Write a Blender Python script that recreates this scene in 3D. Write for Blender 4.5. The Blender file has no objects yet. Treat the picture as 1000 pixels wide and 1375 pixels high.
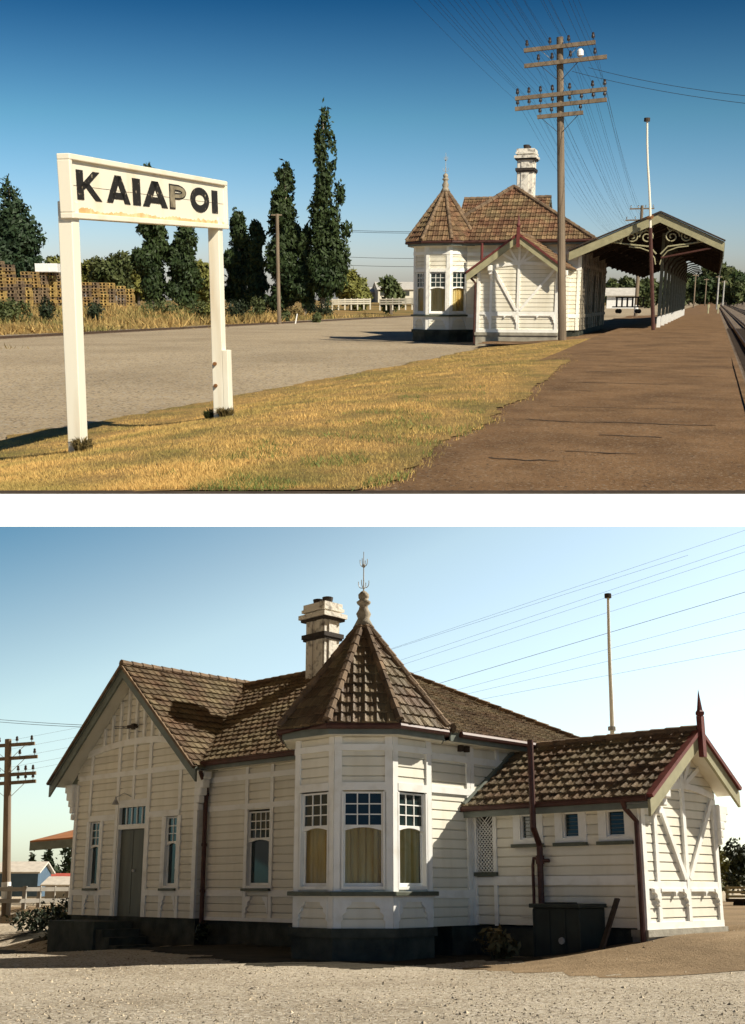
import bpy, bmesh, math, random
from math import sin, cos, pi, radians, sqrt, atan, atan2
from mathutils import Vector, Matrix, noise
random.seed(7)
scene = bpy.context.scene
COL = scene.collection
# ---------------------------------------------------------------- camera, sky, suns, exposure
# The photograph is a sheet with two prints of one railway station.  They are built as two real places on
# two levels: the upper one stands on a raised deck with a white strip for the sheet's margin, the lower one lies below it
# on ground of its own slope.
FPX, CXP, CYP = 1500.0, 500.0, 800.0
H1, P1 = 1.056, -atan(397/1500.0)
H2, P2 = 0.589, atan(392/1500.0)
S1, S2 = 1.4, 0.70
M1 = Matrix.Scale(S1, 4)
M2 = Matrix.Translation((0, 0, H1*S1)) @ Matrix.Rotation(P1-P2, 4, 'X') @ Matrix.Scale(S2, 4) @ Matrix.Translation((0, 0, -H2))
cam = bpy.data.objects.new('camera', bpy.data.cameras.new('camera'))
COL.objects.link(cam); scene.camera = cam
cam.location = (0, 0, H1*S1); cam.rotation_euler = (pi/2+P1, 0, 0)
cam.data.sensor_fit = 'HORIZONTAL'; cam.data.sensor_width = 36; cam.data.lens = 54.0
cam.data.shift_y = (CYP-687.5)/1000.0
cam.data.clip_start = 0.05; cam.data.clip_end = 20000
vs = scene.view_settings
vs.view_transform = 'Standard'; vs.look = 'None'; vs.gamma = 1; vs.use_curve_mapping = False
vs.exposure = 0.8
AZ1, EL1 = radians(141), radians(38)      # upper print: azimuth clockwise from +Y
AZ2, EL2 = radians(74), radians(39)       # lower print, in the axes of the lower place
def sundir(az, el): return Vector((sin(az)*cos(el), cos(az)*cos(el), sin(el)))
SD1 = sundir(AZ1, EL1); SD2 = (M2.to_3x3().normalized() @ sundir(AZ2, EL2)).normalized()
UP = bpy.data.collections.new('upper_place'); LOW = bpy.data.collections.new('lower_place')
def add_sun(name, d, strength, col):
    l = bpy.data.lights.new(name, 'SUN'); l.energy = strength; l.angle = radians(0.55); l.color = (1.0, 0.90, 0.72) if col is UP else (1.0, 0.93, 0.80)
    o = bpy.data.objects.new(name, l); COL.objects.link(o); o.rotation_euler = d.to_track_quat('Z', 'Y').to_euler()
    o.light_linking.receiver_collection = col; o.light_linking.blocker_collection = col
    return o
# each print was taken under its own sun: one sun lamp for each place
add_sun('sun', SD1, 3.7, UP); add_sun('sun', SD2, 5.0, LOW)
w = bpy.data.worlds.new('World'); scene.world = w; w.use_nodes = True
N = w.node_tree.nodes; Lk = w.node_tree.links; N.clear()
def wn(t, **k):
    n = N.new(t)
    for a, b in k.items(): setattr(n, a, b)
    return n
out = wn('ShaderNodeOutputWorld'); tc = wn('ShaderNodeTexCoord')
sk1 = wn('ShaderNodeTexSky', sky_type='NISHITA', sun_disc=False, sun_elevation=EL1, sun_rotation=AZ1, altitude=200, air_density=1.0, dust_density=1.0, ozone_density=1.6)
sk2 = wn('ShaderNodeTexSky', sky_type='NISHITA', sun_disc=False, sun_elevation=EL2, sun_rotation=AZ2, altitude=0, air_density=1.0, dust_density=1.2, ozone_density=1.2)
rot = wn('ShaderNodeVectorRotate', rotation_type='X_AXIS'); rot.inputs['Angle'].default_value = P2-P1
Lk.new(tc.outputs['Generated'], rot.inputs['Vector']); Lk.new(rot.outputs['Vector'], sk2.inputs['Vector'])
Lk.new(tc.outputs['Generated'], sk1.inputs['Vector'])
def ramp(val, stops):
    mr_ = wn('ShaderNodeMapRange'); lo, hi = stops[0][0], stops[-1][0]; mr_.inputs[1].default_value = lo; mr_.inputs[2].default_value = hi; Lk.new(val, mr_.inputs[0])
    cr = wn('ShaderNodeValToRGB'); el_ = cr.color_ramp.elements
    while len(el_) < len(stops): el_.new(.5)
    for e_, (s_, c_) in zip(el_, stops): e_.position = (s_-lo)/(hi-lo)
    for e_, (s_, c_) in zip(el_, stops): e_.color = (*[q/1.25 for q in c_], 1)
    Lk.new(mr_.outputs[0], cr.inputs[0]); return cr.outputs[0]
def tint(sky, col, sat, strength, gam=1.0, depth=None):
    h = wn('ShaderNodeHueSaturation'); h.inputs['Saturation'].default_value = sat
    m = wn('ShaderNodeMix', data_type='RGBA', blend_type='MULTIPLY'); m.inputs[0].default_value = 1
    m.inputs[7].default_value = (*col, 1)
    Lk.new(sky.outputs[0], h.inputs['Color']); Lk.new(h.outputs[0], m.inputs[6])
    g = wn('ShaderNodeGamma'); g.inputs['Gamma'].default_value = gam; Lk.new(m.outputs[2], g.inputs['Color'])
    b = wn('ShaderNodeBackground'); b.inputs['Strength'].default_value = strength
    m2 = wn('ShaderNodeMix', data_type='RGBA', blend_type='MULTIPLY'); m2.inputs[0].default_value = 1
    Lk.new(g.outputs[0], m2.inputs[6]); Lk.new(depth, m2.inputs[7]); b.inputs['Strength'].default_value = strength*1.25
    Lk.new(m2.outputs[2], b.inputs['Color']); return b
# the prints show a deep, polarised sky: paler at the horizon, darker higher up (and, below, darker away from the sun ahead of the camera)
sp1 = wn('ShaderNodeSeparateXYZ'); Lk.new(tc.outputs['Generated'], sp1.inputs[0])
dp1 = ramp(sp1.outputs[2], [(0, (1.10, .90, 1.04)), (.034, (1.05, .89, 1.04)), (.144, (.52, .69, .63)), (.235, (.07, .29, .36)), (.40, (.12, .27, .32)), (1.0, (.30, .42, .5))])
sp2 = wn('ShaderNodeSeparateXYZ'); Lk.new(rot.outputs['Vector'], sp2.inputs[0])
mad = wn('ShaderNodeMath', operation='MULTIPLY_ADD'); mad.inputs[1].default_value = -.4; Lk.new(sp2.outputs[0], mad.inputs[0]); Lk.new(sp2.outputs[2], mad.inputs[2])
neg = wn('ShaderNodeMath', operation='MULTIPLY'); neg.inputs[1].default_value = -1.0; Lk.new(sp2.outputs[1], neg.inputs[0])
pos = wn('ShaderNodeMath', operation='MAXIMUM'); pos.inputs[1].default_value = 0; Lk.new(neg.outputs[0], pos.inputs[0])
sum_ = wn('ShaderNodeMath', operation='ADD'); Lk.new(mad.outputs[0], sum_.inputs[0]); Lk.new(pos.outputs[0], sum_.inputs[1])
dp2 = ramp(sum_.outputs[0], [(-0.2, (0.465, 0.426, 0.416)), (0.05, (0.465, 0.426, 0.416)), (0.18, (0.439, 0.406, 0.394)), (0.27, (0.4, 0.381, 0.352)), (0.33, (0.297, 0.306, 0.3)), (0.43, (0.119, 0.197, 0.235)), (0.6, (0.75, 0.72, 0.68)), (0.95, (1.25, 1.14, 1.02)), (1.6, (1.25, 1.14, 1.02))])  # raised overhead and behind the camera: added fill for the shaded walls
b1 = tint(sk1, (0.262, 0.287, 0.305), 1.0, 0.165, 1.6, dp1)
b2 = tint(sk2, (0.88, 1.0, 0.95), 0.78, 0.31, 1.0, dp2)
sep = wn('ShaderNodeSeparateXYZ'); Lk.new(tc.outputs['Generated'], sep.inputs[0])
gt = wn('ShaderNodeMath', operation='GREATER_THAN'); gt.inputs[1].default_value = -0.02; Lk.new(sep.outputs[2], gt.inputs[0])
mx = wn('ShaderNodeMixShader'); Lk.new(gt.outputs[0], mx.inputs[0]); Lk.new(b2.outputs[0], mx.inputs[1]); Lk.new(b1.outputs[0], mx.inputs[2])
Lk.new(mx.outputs[0], out.inputs['Surface'])
COL.children.link(UP); COL.children.link(LOW)

# ---------------------------------------------------------------- places and tagging
class Place: pass
A, B = Place(), Place()
A.M, A.col, A.h, A.pit = M1, UP, H1, P1
B.M, B.col, B.h, B.pit = M2, LOW, H2, P2
A.th, A.tx, A.ty = radians(106), 5.139, 53.181
B.th, B.tx, B.ty = 0.77563, -6.897, 26.449
PL = A
def ray(P, u, v):
    c, s = cos(P.pit), sin(P.pit); a = (u-CXP)/FPX; b = (CYP-v)/FPX
    return Vector((a, c-b*s, s+b*c))
def at_y(P, u, v, Y):
    d = ray(P, u, v); return Vector((0, 0, P.h)) + d*(Y/d.y)
def at_z(P, u, v, z):
    d = ray(P, u, v); return Vector((0, 0, P.h)) + d*((z-P.h)/d.z)
def to_local(P, q):
    x, y = q.x-P.tx, q.y-P.ty
    return Vector((x*cos(P.th)-y*sin(P.th), x*sin(P.th)+y*cos(P.th), q.z))
def to_world(P, q):
    return Vector((P.tx+cos(P.th)*q[0]+sin(P.th)*q[1], P.ty-sin(P.th)*q[0]+cos(P.th)*q[1], q[2]))
def loc_at_y(P, u, v, y):
    o = to_local(P, Vector((0, 0, P.h))); q = to_local(P, Vector((0, 0, P.h))+ray(P, u, v)); d = q-o
    return o+d*((y-o.y)/d.y)
def tag(o, label=None, cat=None, group=None, kind=None):
    if label: o['label'] = label
    if cat: o['category'] = cat
    if group: o['group'] = group
    if kind: o['kind'] = kind
    return o
def put(o, loc=(0, 0, 0), rz=0, s=1.0, tilt=None):
    m = Matrix.Translation(Vector(loc)) @ Matrix.Rotation(rz, 4, 'Z')
    if tilt: m = m @ Matrix.Rotation(tilt[0], 4, 'X') @ Matrix.Rotation(tilt[1], 4, 'Y')
    o.matrix_world = PL.M @ m @ Matrix.Scale(s, 4); return o
def thing(name, label, cat, loc=(0, 0, 0), rz=0, group=None, s=1.0, tilt=None):
    o = bpy.data.objects.new(name, None); PL.col.objects.link(o); o.empty_display_size = .2
    put(o, loc, rz, s, tilt); return tag(o, label, cat, group)
def copy_tree(o, parent=None):
    c = o.copy(); PL.col.objects.link(c)
    if parent: c.parent = parent; c.matrix_parent_inverse = Matrix()
    for ch in o.children: copy_tree(ch, c)
    return c

# ---------------------------------------------------------------- mesh builder
class MB:
    def __init__(s): s.v = []; s.f = []; s.t = []; s.cur = 0.5
    def face(s, pts):
        n = len(s.v); s.v += [tuple(p) for p in pts]; s.f.append(tuple(range(n, n+len(pts)))); s.t.append(s.cur)
    def prism(s, bot, top):
        n = len(s.v); k = len(bot); s.v += [tuple(p) for p in bot]+[tuple(p) for p in top]
        s.f.append(tuple(n+i for i in reversed(range(k)))); s.f.append(tuple(n+k+i for i in range(k)))
        for i in range(k): j = (i+1) % k; s.f.append((n+i, n+j, n+k+j, n+k+i))
        s.t += [s.cur]*(k+2)
    def box(s, a, b):
        x0, y0, z0 = a; x1, y1, z1 = b
        s.prism([(x0, y0, z0), (x1, y0, z0), (x1, y1, z0), (x0, y1, z0)], [(x0, y0, z1), (x1, y0, z1), (x1, y1, z1), (x0, y1, z1)])
    def bar(s, p, q, w, h, up=(0, 0, 1)):
        p, q = Vector(p), Vector(q); d = (q-p).normalized(); u = Vector(up)
        if abs(d.dot(u)) > .98: u = Vector((1, 0, 0))
        r = d.cross(u).normalized(); u = r.cross(d); r *= w/2; u *= h/2
        s.prism([p-r-u, p+r-u, p+r+u, p-r+u], [q-r-u, q+r-u, q+r+u, q-r+u])
    def tube(s, pts, rad, n=6, cap=True):
        pts = [Vector(p) for p in pts]
        if not hasattr(rad, '__len__'): rad = [rad]*len(pts)
        base = len(s.v); ref = None
        for i, p in enumerate(pts):
            d = (pts[min(i+1, len(pts)-1)]-pts[max(i-1, 0)]).normalized()
            if ref is None: ref = Vector((1, 0, 0)) if abs(d.x) < .9 else Vector((0, 1, 0))
            r = d.cross(ref).normalized(); u = r.cross(d).normalized(); ref = -r.cross(d) if False else ref
            for k in range(n):
                a = 2*pi*k/n; s.v.append(tuple(p+(r*cos(a)+u*sin(a))*rad[i]))
        for i in range(len(pts)-1):
            for k in range(n):
                j = (k+1) % n; a = base+i*n
                s.f.append((a+k, a+j, a+n+j, a+n+k)); s.t.append(s.cur)
        if cap:
            s.f.append(tuple(base+k for k in reversed(range(n)))); s.f.append(tuple(base+(len(pts)-1)*n+k for k in range(n))); s.t += [s.cur]*2
    def lathe(s, c, prof, n=12):
        base = len(s.v)
        for r, z in prof:
            for k in range(n): a = 2*pi*k/n; s.v.append((c[0]+r*cos(a), c[1]+r*sin(a), c[2]+z))
        for i in range(len(prof)-1):
            for k in range(n):
                j = (k+1) % n; a = base+i*n; s.f.append((a+k, a+j, a+n+j, a+n+k)); s.t.append(s.cur)
        s.f.append(tuple(base+k for k in reversed(range(n)))); s.f.append(tuple(base+(len(prof)-1)*n+k for k in range(n))); s.t += [s.cur]*2
    def build(s, name, m, parent=None, smooth=False, bevel=0):
        me = bpy.data.meshes.new(name); me.from_pydata(s.v, [], s.f); me.materials.append(m)
        at = me.attributes.new('tint', 'FLOAT', 'FACE')
        at.data.foreach_set('value', s.t)
        if smooth: me.polygons.foreach_set('use_smooth', [True]*len(me.polygons))
        me.update()
        o = bpy.data.objects.new(name, me); PL.col.objects.link(o)
        if parent: o.parent = parent
        else: o.matrix_world = PL.M
        if bevel:
            b = o.modifiers.new('bevel', 'BEVEL'); b.width = bevel; b.segments = 2; b.limit_method = 'ANGLE'
        return o
class Face:                      # a wall face: u along, z up, d outwards
    def __init__(s, o, d): s.o = Vector((o[0], o[1], 0)); s.d = Vector((d[0], d[1], 0)).normalized(); s.n = Vector((s.d.y, -s.d.x, 0))
    def P(s, u, z, d=0): return s.o+s.d*u+s.n*d+Vector((0, 0, z))
    def box(s, mb, u0, u1, z0, z1, d0, d1):
        mb.prism([s.P(u0, z0, d1), s.P(u1, z0, d1), s.P(u1, z0, d0), s.P(u0, z0, d0)], [s.P(u0, z1, d1), s.P(u1, z1, d1), s.P(u1, z1, d0), s.P(u0, z1, d0)])
    def poly(s, mb, pts, d0, d1): mb.prism([s.P(u, z, d0) for u, z in pts], [s.P(u, z, d1) for u, z in pts])
    def beam(s, mb, a, b, w, d0, d1):
        dx, dz = b[0]-a[0], b[1]-a[1]; l = sqrt(dx*dx+dz*dz); nx, nz = -dz/l*w/2, dx/l*w/2
        s.poly(mb, [(a[0]-nx, a[1]-nz), (b[0]-nx, b[1]-nz), (b[0]+nx, b[1]+nz), (a[0]+nx, a[1]+nz)], d0, d1)
    def boards(s, mb, u0, u1, z0, z1, openings=(), bh=.152, rng=None):
        """lapped weatherboards; rng(z) gives the u range on a gable"""
        z = z0; k = 0
        def prof(t): return .020-.008*t if t < .865 else (-.016 if t > .895 else .012-.028*(t-.86)/.04)
        while z < z1-1e-4:
            zt = min(z+bh, z1); mb.cur = random.random()
            cuts = sorted({z, min(zt, z+bh*.86), min(zt, z+bh*.90), zt, *[q for o in openings for q in (o[2], o[3]) if z < q < zt]})
            for za, zb in zip(cuts, cuts[1:]):
                da, db = prof((za-z)/bh), prof((zb-z)/bh); zm = (za+zb)/2
                segs = [(u0, u1)]
                for (a, b, c, d) in openings:
                    if c <= zm <= d:
                        segs = [q for (p, r) in segs for q in ((p, min(a, r)), (max(b, p), r)) if q[1]-q[0] > 1e-4]
                for a, b in segs:
                    a0 = a1 = a; b0 = b1 = b
                    if rng:
                        l, r = rng(za); l2, r2 = rng(zb); a0, b0 = max(a, l), min(b, r); a1, b1 = max(a, l2), min(b, r2)
                        if b0 <= a0: continue
                        if b1 <= a1: a1 = b1 = (l2+r2)/2
                    mb.face([s.P(a0, za, da), s.P(b0, za, da), s.P(b1, zb, db), s.P(a1, zb, db)])
                    if za == z: mb.face([s.P(a0, za, -.016), s.P(b0, za, -.016), s.P(b0, za, da), s.P(a0, za, da)])
            z = zt; k += 1
        mb.cur = .5

# ---------------------------------------------------------------- materials
MATS = {}
def mat(name, col, rough=.7, noise_s=0, noise_a=0, col2=None, bump=0, bump_s=40, tint=0, spec=.3, metal=0, streak=False, mixr=(.35, .65), detail=8):
    m = bpy.data.materials.new(name); m.use_nodes = True; nt = m.node_tree; p = nt.nodes['Principled BSDF']
    p.inputs['Roughness'].default_value = rough; p.inputs['Specular IOR Level'].default_value = spec; p.inputs['Metallic'].default_value = metal
    tcn = nt.nodes.new('ShaderNodeTexCoord'); src = tcn.outputs['Object']
    if streak:
        mp = nt.nodes.new('ShaderNodeMapping'); mp.inputs['Scale'].default_value = (1, 1, .12); nt.links.new(src, mp.inputs[0]); src = mp.outputs[0]
    cur = None
    if noise_s:
        n = nt.nodes.new('ShaderNodeTexNoise'); n.inputs['Scale'].default_value = noise_s; n.inputs['Detail'].default_value = detail; nt.links.new(src, n.inputs['Vector'])
        mr = nt.nodes.new('ShaderNodeMapRange'); mr.inputs[1].default_value = mixr[0]; mr.inputs[2].default_value = mixr[1]; nt.links.new(n.outputs[0], mr.inputs[0])
        mixn = nt.nodes.new('ShaderNodeMix'); mixn.data_type = 'RGBA'
        mixn.inputs[6].default_value = (*col, 1); mixn.inputs[7].default_value = (*(col2 or [c*(1-noise_a) for c in col]), 1)
        nt.links.new(mr.outputs[0], mixn.inputs[0]); cur = mixn.outputs[2]
    if tint:
        a = nt.nodes.new('ShaderNodeAttribute'); a.attribute_name = 'tint'
        mr = nt.nodes.new('ShaderNodeMapRange'); mr.inputs[3].default_value = 1-tint; mr.inputs[4].default_value = 1+tint; nt.links.new(a.outputs['Fac'], mr.inputs[0])
        mm = nt.nodes.new('ShaderNodeMix'); mm.data_type = 'RGBA'; mm.blend_type = 'MULTIPLY'; mm.inputs[0].default_value = 1
        if cur: nt.links.new(cur, mm.inputs[6])
        else: mm.inputs[6].default_value = (*col, 1)
        nt.links.new(mr.outputs[0], mm.inputs[7]); cur = mm.outputs[2]
    if cur: nt.links.new(cur, p.inputs['Base Color'])
    else: p.inputs['Base Color'].default_value = (*col, 1)
    if bump:
        n = nt.nodes.new('ShaderNodeTexNoise'); n.inputs['Scale'].default_value = bump_s; n.inputs['Detail'].default_value = 6; nt.links.new(tcn.outputs['Object'], n.inputs['Vector'])
        bm_ = nt.nodes.new('ShaderNodeBump'); bm_.inputs['Strength'].default_value = bump; bm_.inputs['Distance'].default_value = .05
        nt.links.new(n.outputs[0], bm_.inputs['Height']); nt.links.new(bm_.outputs[0], p.inputs['Normal'])
    MATS[name] = m; return m
cream = mat('cream_boards', (.79, .75, .63), .6, 3.0, 0, (.66, .61, .48), .05, 60, .06, streak=True, mixr=(.45, .8))
shadedb = mat('shaded_boards', (.27, .235, .175), .75, 2.2, 0, (.13, .11, .085), .1, 30, .15, mixr=(.4, .65))  # weathered boards, darkened to put the canopy's shade into the colour
white = mat('white_trim', (.85, .84, .79), .55, 4.0, 0, (.68, .65, .56), .04, 60, 0, mixr=(.5, .85))
greyg = mat('grey_green_paint', (.17, .19, .16), .5, 5, .25)
olive = mat('olive_cream_paint', (.37, .345, .21), .55, 5, .2)
sillg = mat('sill_green_paint', (.11, .12, .085), .5, 6, .3)
dred = mat('dark_red_iron', (.085, .034, .026), .5, 8, .35)
redp = mat('red_paint', (.17, .045, .04), .5, 8, .3)
tile = mat('clay_tiles', (.115, .070, .042), .6, 1.6, 0, (.165, .130, .075), .25, 30, .30, mixr=(.35, .65))
tilew = mat('warm_clay_tiles', (.155, .075, .042), .75, 1.6, 0, (.20, .145, .075), .25, 30, .34)
tcap = mat('ridge_tiles', (.22, .15, .09), .85, 3, 0, (.11, .075, .05), .2, 30, .25)
chim = mat('limewashed_brick', (.74, .70, .62), .8, 5, 0, (.10, .085, .07), .2, 25, .05, mixr=(.52, .72))
soot = mat('sooty_brick', (.06, .05, .045), .9, 6, .4, bump=.2)
plinth = mat('stained_concrete', (.075, .08, .062), .85, 3, 0, (.03, .035, .028), .3, 25)
conc = mat('pale_concrete', (.38, .35, .28), .85, 4, .35, bump=.2, bump_s=30)
doorm = mat('grey_green_door', (.13, .14, .115), .55, 6, .25, streak=True)
glass = mat('dark_glass', (.018, .032, .032), .04, spec=.6)
curt = mat('ochre_curtain', (.66, .47, .17), .85, 7, 0, (.74, .66, .42), streak=True)
stone = mat('finial_cement', (.40, .35, .27), .85, 9, .5, bump=.2)
iron = mat('grey_iron', (.48, .47, .44), .5, 9, .4)
timber = mat('weathered_pole', (.24, .185, .13), .85, 5, .4, bump=.25, bump_s=40, streak=True)
darkw = mat('dark_timber', (.055, .04, .03), .8, 6, .4)
dark = mat('dark_inside', (.02, .018, .015), .9)
blk = mat('black_paint', (.018, .016, .014), .6, 26, 0, (.30, .25, .18), mixr=(.62, .72), detail=4)
signw = mat('sign_white', (.80, .75, .62), .5, 3.5, 0, (.70, .58, .38), mixr=(.52, .9), streak=True)
postw = mat('post_white', (.80, .76, .64), .55, 4, 0, (.58, .46, .30), mixr=(.56, .85), streak=True)
rustm = mat('rust', (.28, .13, .05), .9, 20, .5)
wirem = mat('wire', (.035, .03, .03), .6)
insul = mat('insulator_brown', (.03, .02, .018), .25, spec=.6)
insulw = mat('insulator_white', (.8, .8, .8), .25, spec=.6)
tank = mat('dark_green_tank', (.028, .036, .030), .6, 3, .4)
whitep = mat('white_paint', (.82, .82, .80), .6, 5, .12)
m = bpy.data.materials.new('thin_glass'); m.use_nodes = True; nt = m.node_tree; nt.nodes.clear()
o_ = nt.nodes.new('ShaderNodeOutputMaterial'); ms = nt.nodes.new('ShaderNodeMixShader'); tr = nt.nodes.new('ShaderNodeBsdfTransparent'); gl = nt.nodes.new('ShaderNodeBsdfGlossy'); fr = nt.nodes.new('ShaderNodeFresnel')
gl.inputs['Roughness'].default_value = .03; tr.inputs[0].default_value = (.88, .9, .86, 1)
nt.links.new(fr.outputs[0], ms.inputs[0]); nt.links.new(tr.outputs[0], ms.inputs[1]); nt.links.new(gl.outputs[0], ms.inputs[2]); nt.links.new(ms.outputs[0], o_.inputs[0])
tglass = m

# ---------------------------------------------------------------- tiled roofs
def roof_plane(name, poly, parent, tw=.185, th=.215, m=None):
    poly = [Vector(p) for p in poly]; o = poly[0]; u = (poly[1]-o).normalized()
    n = Vector((0, 0, 0))
    for i in range(len(poly)): n += poly[i].cross(poly[(i+1) % len(poly)])
    n.normalize()
    if n.z < 0: n = -n
    v = n.cross(u)
    if (sum(poly, Vector())/len(poly)-o).dot(v) < 0: v = -v
    uv = [((p-o).dot(u), (p-o).dot(v)) for p in poly]
    u0, u1 = min(a for a, _ in uv), max(a for a, _ in uv); v1 = max(b for _, b in uv)
    bm = bmesh.new(); lay = bm.faces.layers.float.new('tint'); nc = int((u1-u0)/tw)+2; nr = int(v1/th)+1
    prof = [(0, .008), (.16, .026), (.34, .008), (.5, .0), (.68, .008), (.84, .0)]
    rnd = random.Random(len(poly)*100+int(abs(u1*37)+v1*11))
    for r in range(nr):
        va, vb = r*th, (r+1)*th; sh = 0
        row = []
        for c in range(-1, nc):
            for f, h in prof: row.append((u0+(c+f+sh)*tw, h, c))
        jj = {c: rnd.gauss(0, .005) for c in range(-3, nc+3)}; sl_ = {c: rnd.gauss(0, .006) for c in range(-3, nc+3)}
        vl = [bm.verts.new((x, va-.012+sl_[c], h+.040+jj[c])) for x, h, c in row]; vt = [bm.verts.new((x, vb, h+.006)) for x, h, c in row]; vd = [bm.verts.new((x, va-.012, h-.012)) for x, h, c in row]
        tt = {}
        for i in range(len(row)-1):
            c = row[i][2]
            if c not in tt: tt[c] = min(1, rnd.random()**1.3 + (.5 if rnd.random() < .03 else 0))
            for q in ((vl[i], vl[i+1], vt[i+1], vt[i]), (vd[i], vd[i+1], vl[i+1], vl[i])):
                f = bm.faces.new(q); f[lay] = tt[c]
    k = len(uv); area = sum(uv[i][0]*uv[(i+1) % k][1]-uv[(i+1) % k][0]*uv[i][1] for i in range(k)); sg = 1 if area > 0 else -1
    for i in range(k):
        a, b = uv[i], uv[(i+1) % k]; d = Vector((b[0]-a[0], b[1]-a[1], 0))
        if d.length < 1e-5: continue
        nn = Vector((d.y, -d.x, 0)).normalized()*sg; off = .02 if i == 0 else 0
        bmesh.ops.bisect_plane(bm, geom=bm.verts[:]+bm.edges[:]+bm.faces[:], plane_co=Vector((a[0], a[1], 0))+nn*off, plane_no=nn, clear_outer=True)
    for vv in bm.verts:
        x, y, h = vv.co; vv.co = o+u*x+v*y+n*h
    me = bpy.data.meshes.new(name); bm.to_mesh(me); bm.free(); me.materials.append(m or (tilew if PL is A else tile))
    ob = bpy.data.objects.new(name, me); PL.col.objects.link(ob); ob.parent = parent
    # under-boarding so that the roof has a thickness
    mb = MB(); mb.prism([p-n*.06 for p in poly], [p-n*.012 for p in poly]); mb.build('roof_boarding', greyg, ob)
    return ob
def caps(parent, name, segs, r=.085, step=.26, m=None):
    mb = MB()
    for a, b in segs:
        a, b = Vector(a), Vector(b); L = (b-a).length; n = max(1, int(L/step)); d = (b-a)/n
        for i in range(n):
            p = a+d*i; mb.cur = random.random(); mb.tube([p, p+d*1.05], [r*1.06, r*.86], 8)
    return mb.build(name, m or tcap, parent)
def gutter(parent, pts, r=.055, m=None):
    mb = MB(); mb.tube(pts, r, 8); return mb.build('gutter', m or dred, parent)
def bracket_pts(u, z, w, h, sx):
    # scrolled timber bracket: vertical edge at u, head at z
    P = [(u, z), (u+sx*w, z), (u+sx*w, z-.05*h)]
    for i in range(9):
        a = i/8; P.append((u+sx*(w*(1-a)**1.5*.86+.012+.02*sin(a*pi*5)), z-h*(.10+.86*a)))
    P.append((u, z-h))
    return P if sx < 0 else P[::-1]

def window(fc, parent, u0, u1, z0, z1, meet=None, cols=3, rows=3, curtain=False, casing=.07, sill=True, head=True):
    mb = MB(); c = casing
    fc.box(mb, u0-c, u0, z0-.05, z1, -.07, .040); fc.box(mb, u1, u1+c, z0-.05, z1, -.07, .040)
    if head: fc.box(mb, u0-c, u1+c, z1, z1+.06, -.07, .042)
    fc.box(mb, u0, u1, z0-.05, z0, -.07, .036)
    fr = mb.build('window', white, parent, bevel=.004)
    if sill:
        mb = MB(); fc.box(mb, u0-c-.03, u1+c+.03, z0-.10, z0-.051, -.02, .11); mb.build('sill', sillg, fr, bevel=.006)
    s = .027
    zu = meet if meet else z0
    mb = MB()
    for a, b in ((u0, u0+s), (u1-s, u1)): fc.box(mb, a, b, zu, z1, -.045, -.015)
    fc.box(mb, u0+s, u1-s, z1-s, z1, -.045, -.016); fc.box(mb, u0+s, u1-s, zu, zu+s, -.045, -.016)
    for i in range(1, cols): x = u0+s+(u1-u0-2*s)*i/cols; fc.box(mb, x-.009, x+.009, zu+s, z1-s, -.042, -.018)
    for i in range(1, rows): z = zu+s+(z1-zu-2*s)*i/rows; fc.box(mb, u0+s, u1-s, z-.009, z+.009, -.042, -.0185)
    mb.build('sash', white, fr)
    mb = MB(); mb.face([fc.P(u0, zu, -.032), fc.P(u1, zu, -.032), fc.P(u1, z1, -.032), fc.P(u0, z1, -.032)])
    mb.build('pane', glass, fr)
    if meet:
        mb = MB()
        for a, b in ((u0, u0+s), (u1-s, u1)): fc.box(mb, a, b, z0, zu, -.075, -.05)
        fc.box(mb, u0+s, u1-s, z0, z0+.05, -.075, -.051)
        P = [(u0, zu+.012), (u0, zu-.065)]
        for i in range(9): t = i/8; P.append((u0+(u1-u0)*t, zu-.065+.055*sin(pi*t)))
        P += [(u1, zu-.065), (u1, zu+.012)]
        # arched head of the lower sash, built as short strips
        for i in range(2, len(P)-3):
            fc.poly(mb, [(P[i][0], P[i][1]), (P[i+1][0], P[i+1][1]), (P[i+1][0], zu+.010), (P[i][0], zu+.010)], -.050, -.012)
        mb.build('sash', white, fr)
        mb = MB(); mb.face([fc.P(u0, z0, -.064), fc.P(u1, z0, -.064), fc.P(u1, zu, -.064), fc.P(u0, zu, -.064)])
        mb.build('pane', tglass if curtain else glass, fr)
        if curtain:
            mb = MB(); n = 44; prev = None
            for i in range(n+1):
                t = i/n; d = -.115+.018*sin(t*31+1.3)+.010*sin(t*67)
                mb.cur = .5+.4*sin(t*17+fc.o.x)
                q = (fc.P(u0+(u1-u0)*t, z0+.01, d), fc.P(u0+(u1-u0)*t, zu+.0, d*.95))
                if prev: mb.face([prev[0], q[0], q[1], prev[1]])
                prev = q
            mb.build('curtain', curt, fr, smooth=True)
            mb = MB(); mb.face([fc.P(u0-.05, z0-.05, -.30), fc.P(u1+.05, z0-.05, -.30), fc.P(u1+.05, zu+.05, -.30), fc.P(u0-.05, zu+.05, -.30)])
            mb.build('dark_backing', dark, fr)  # dark sheet behind the curtain in place of the unlit room
    return fr

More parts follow.
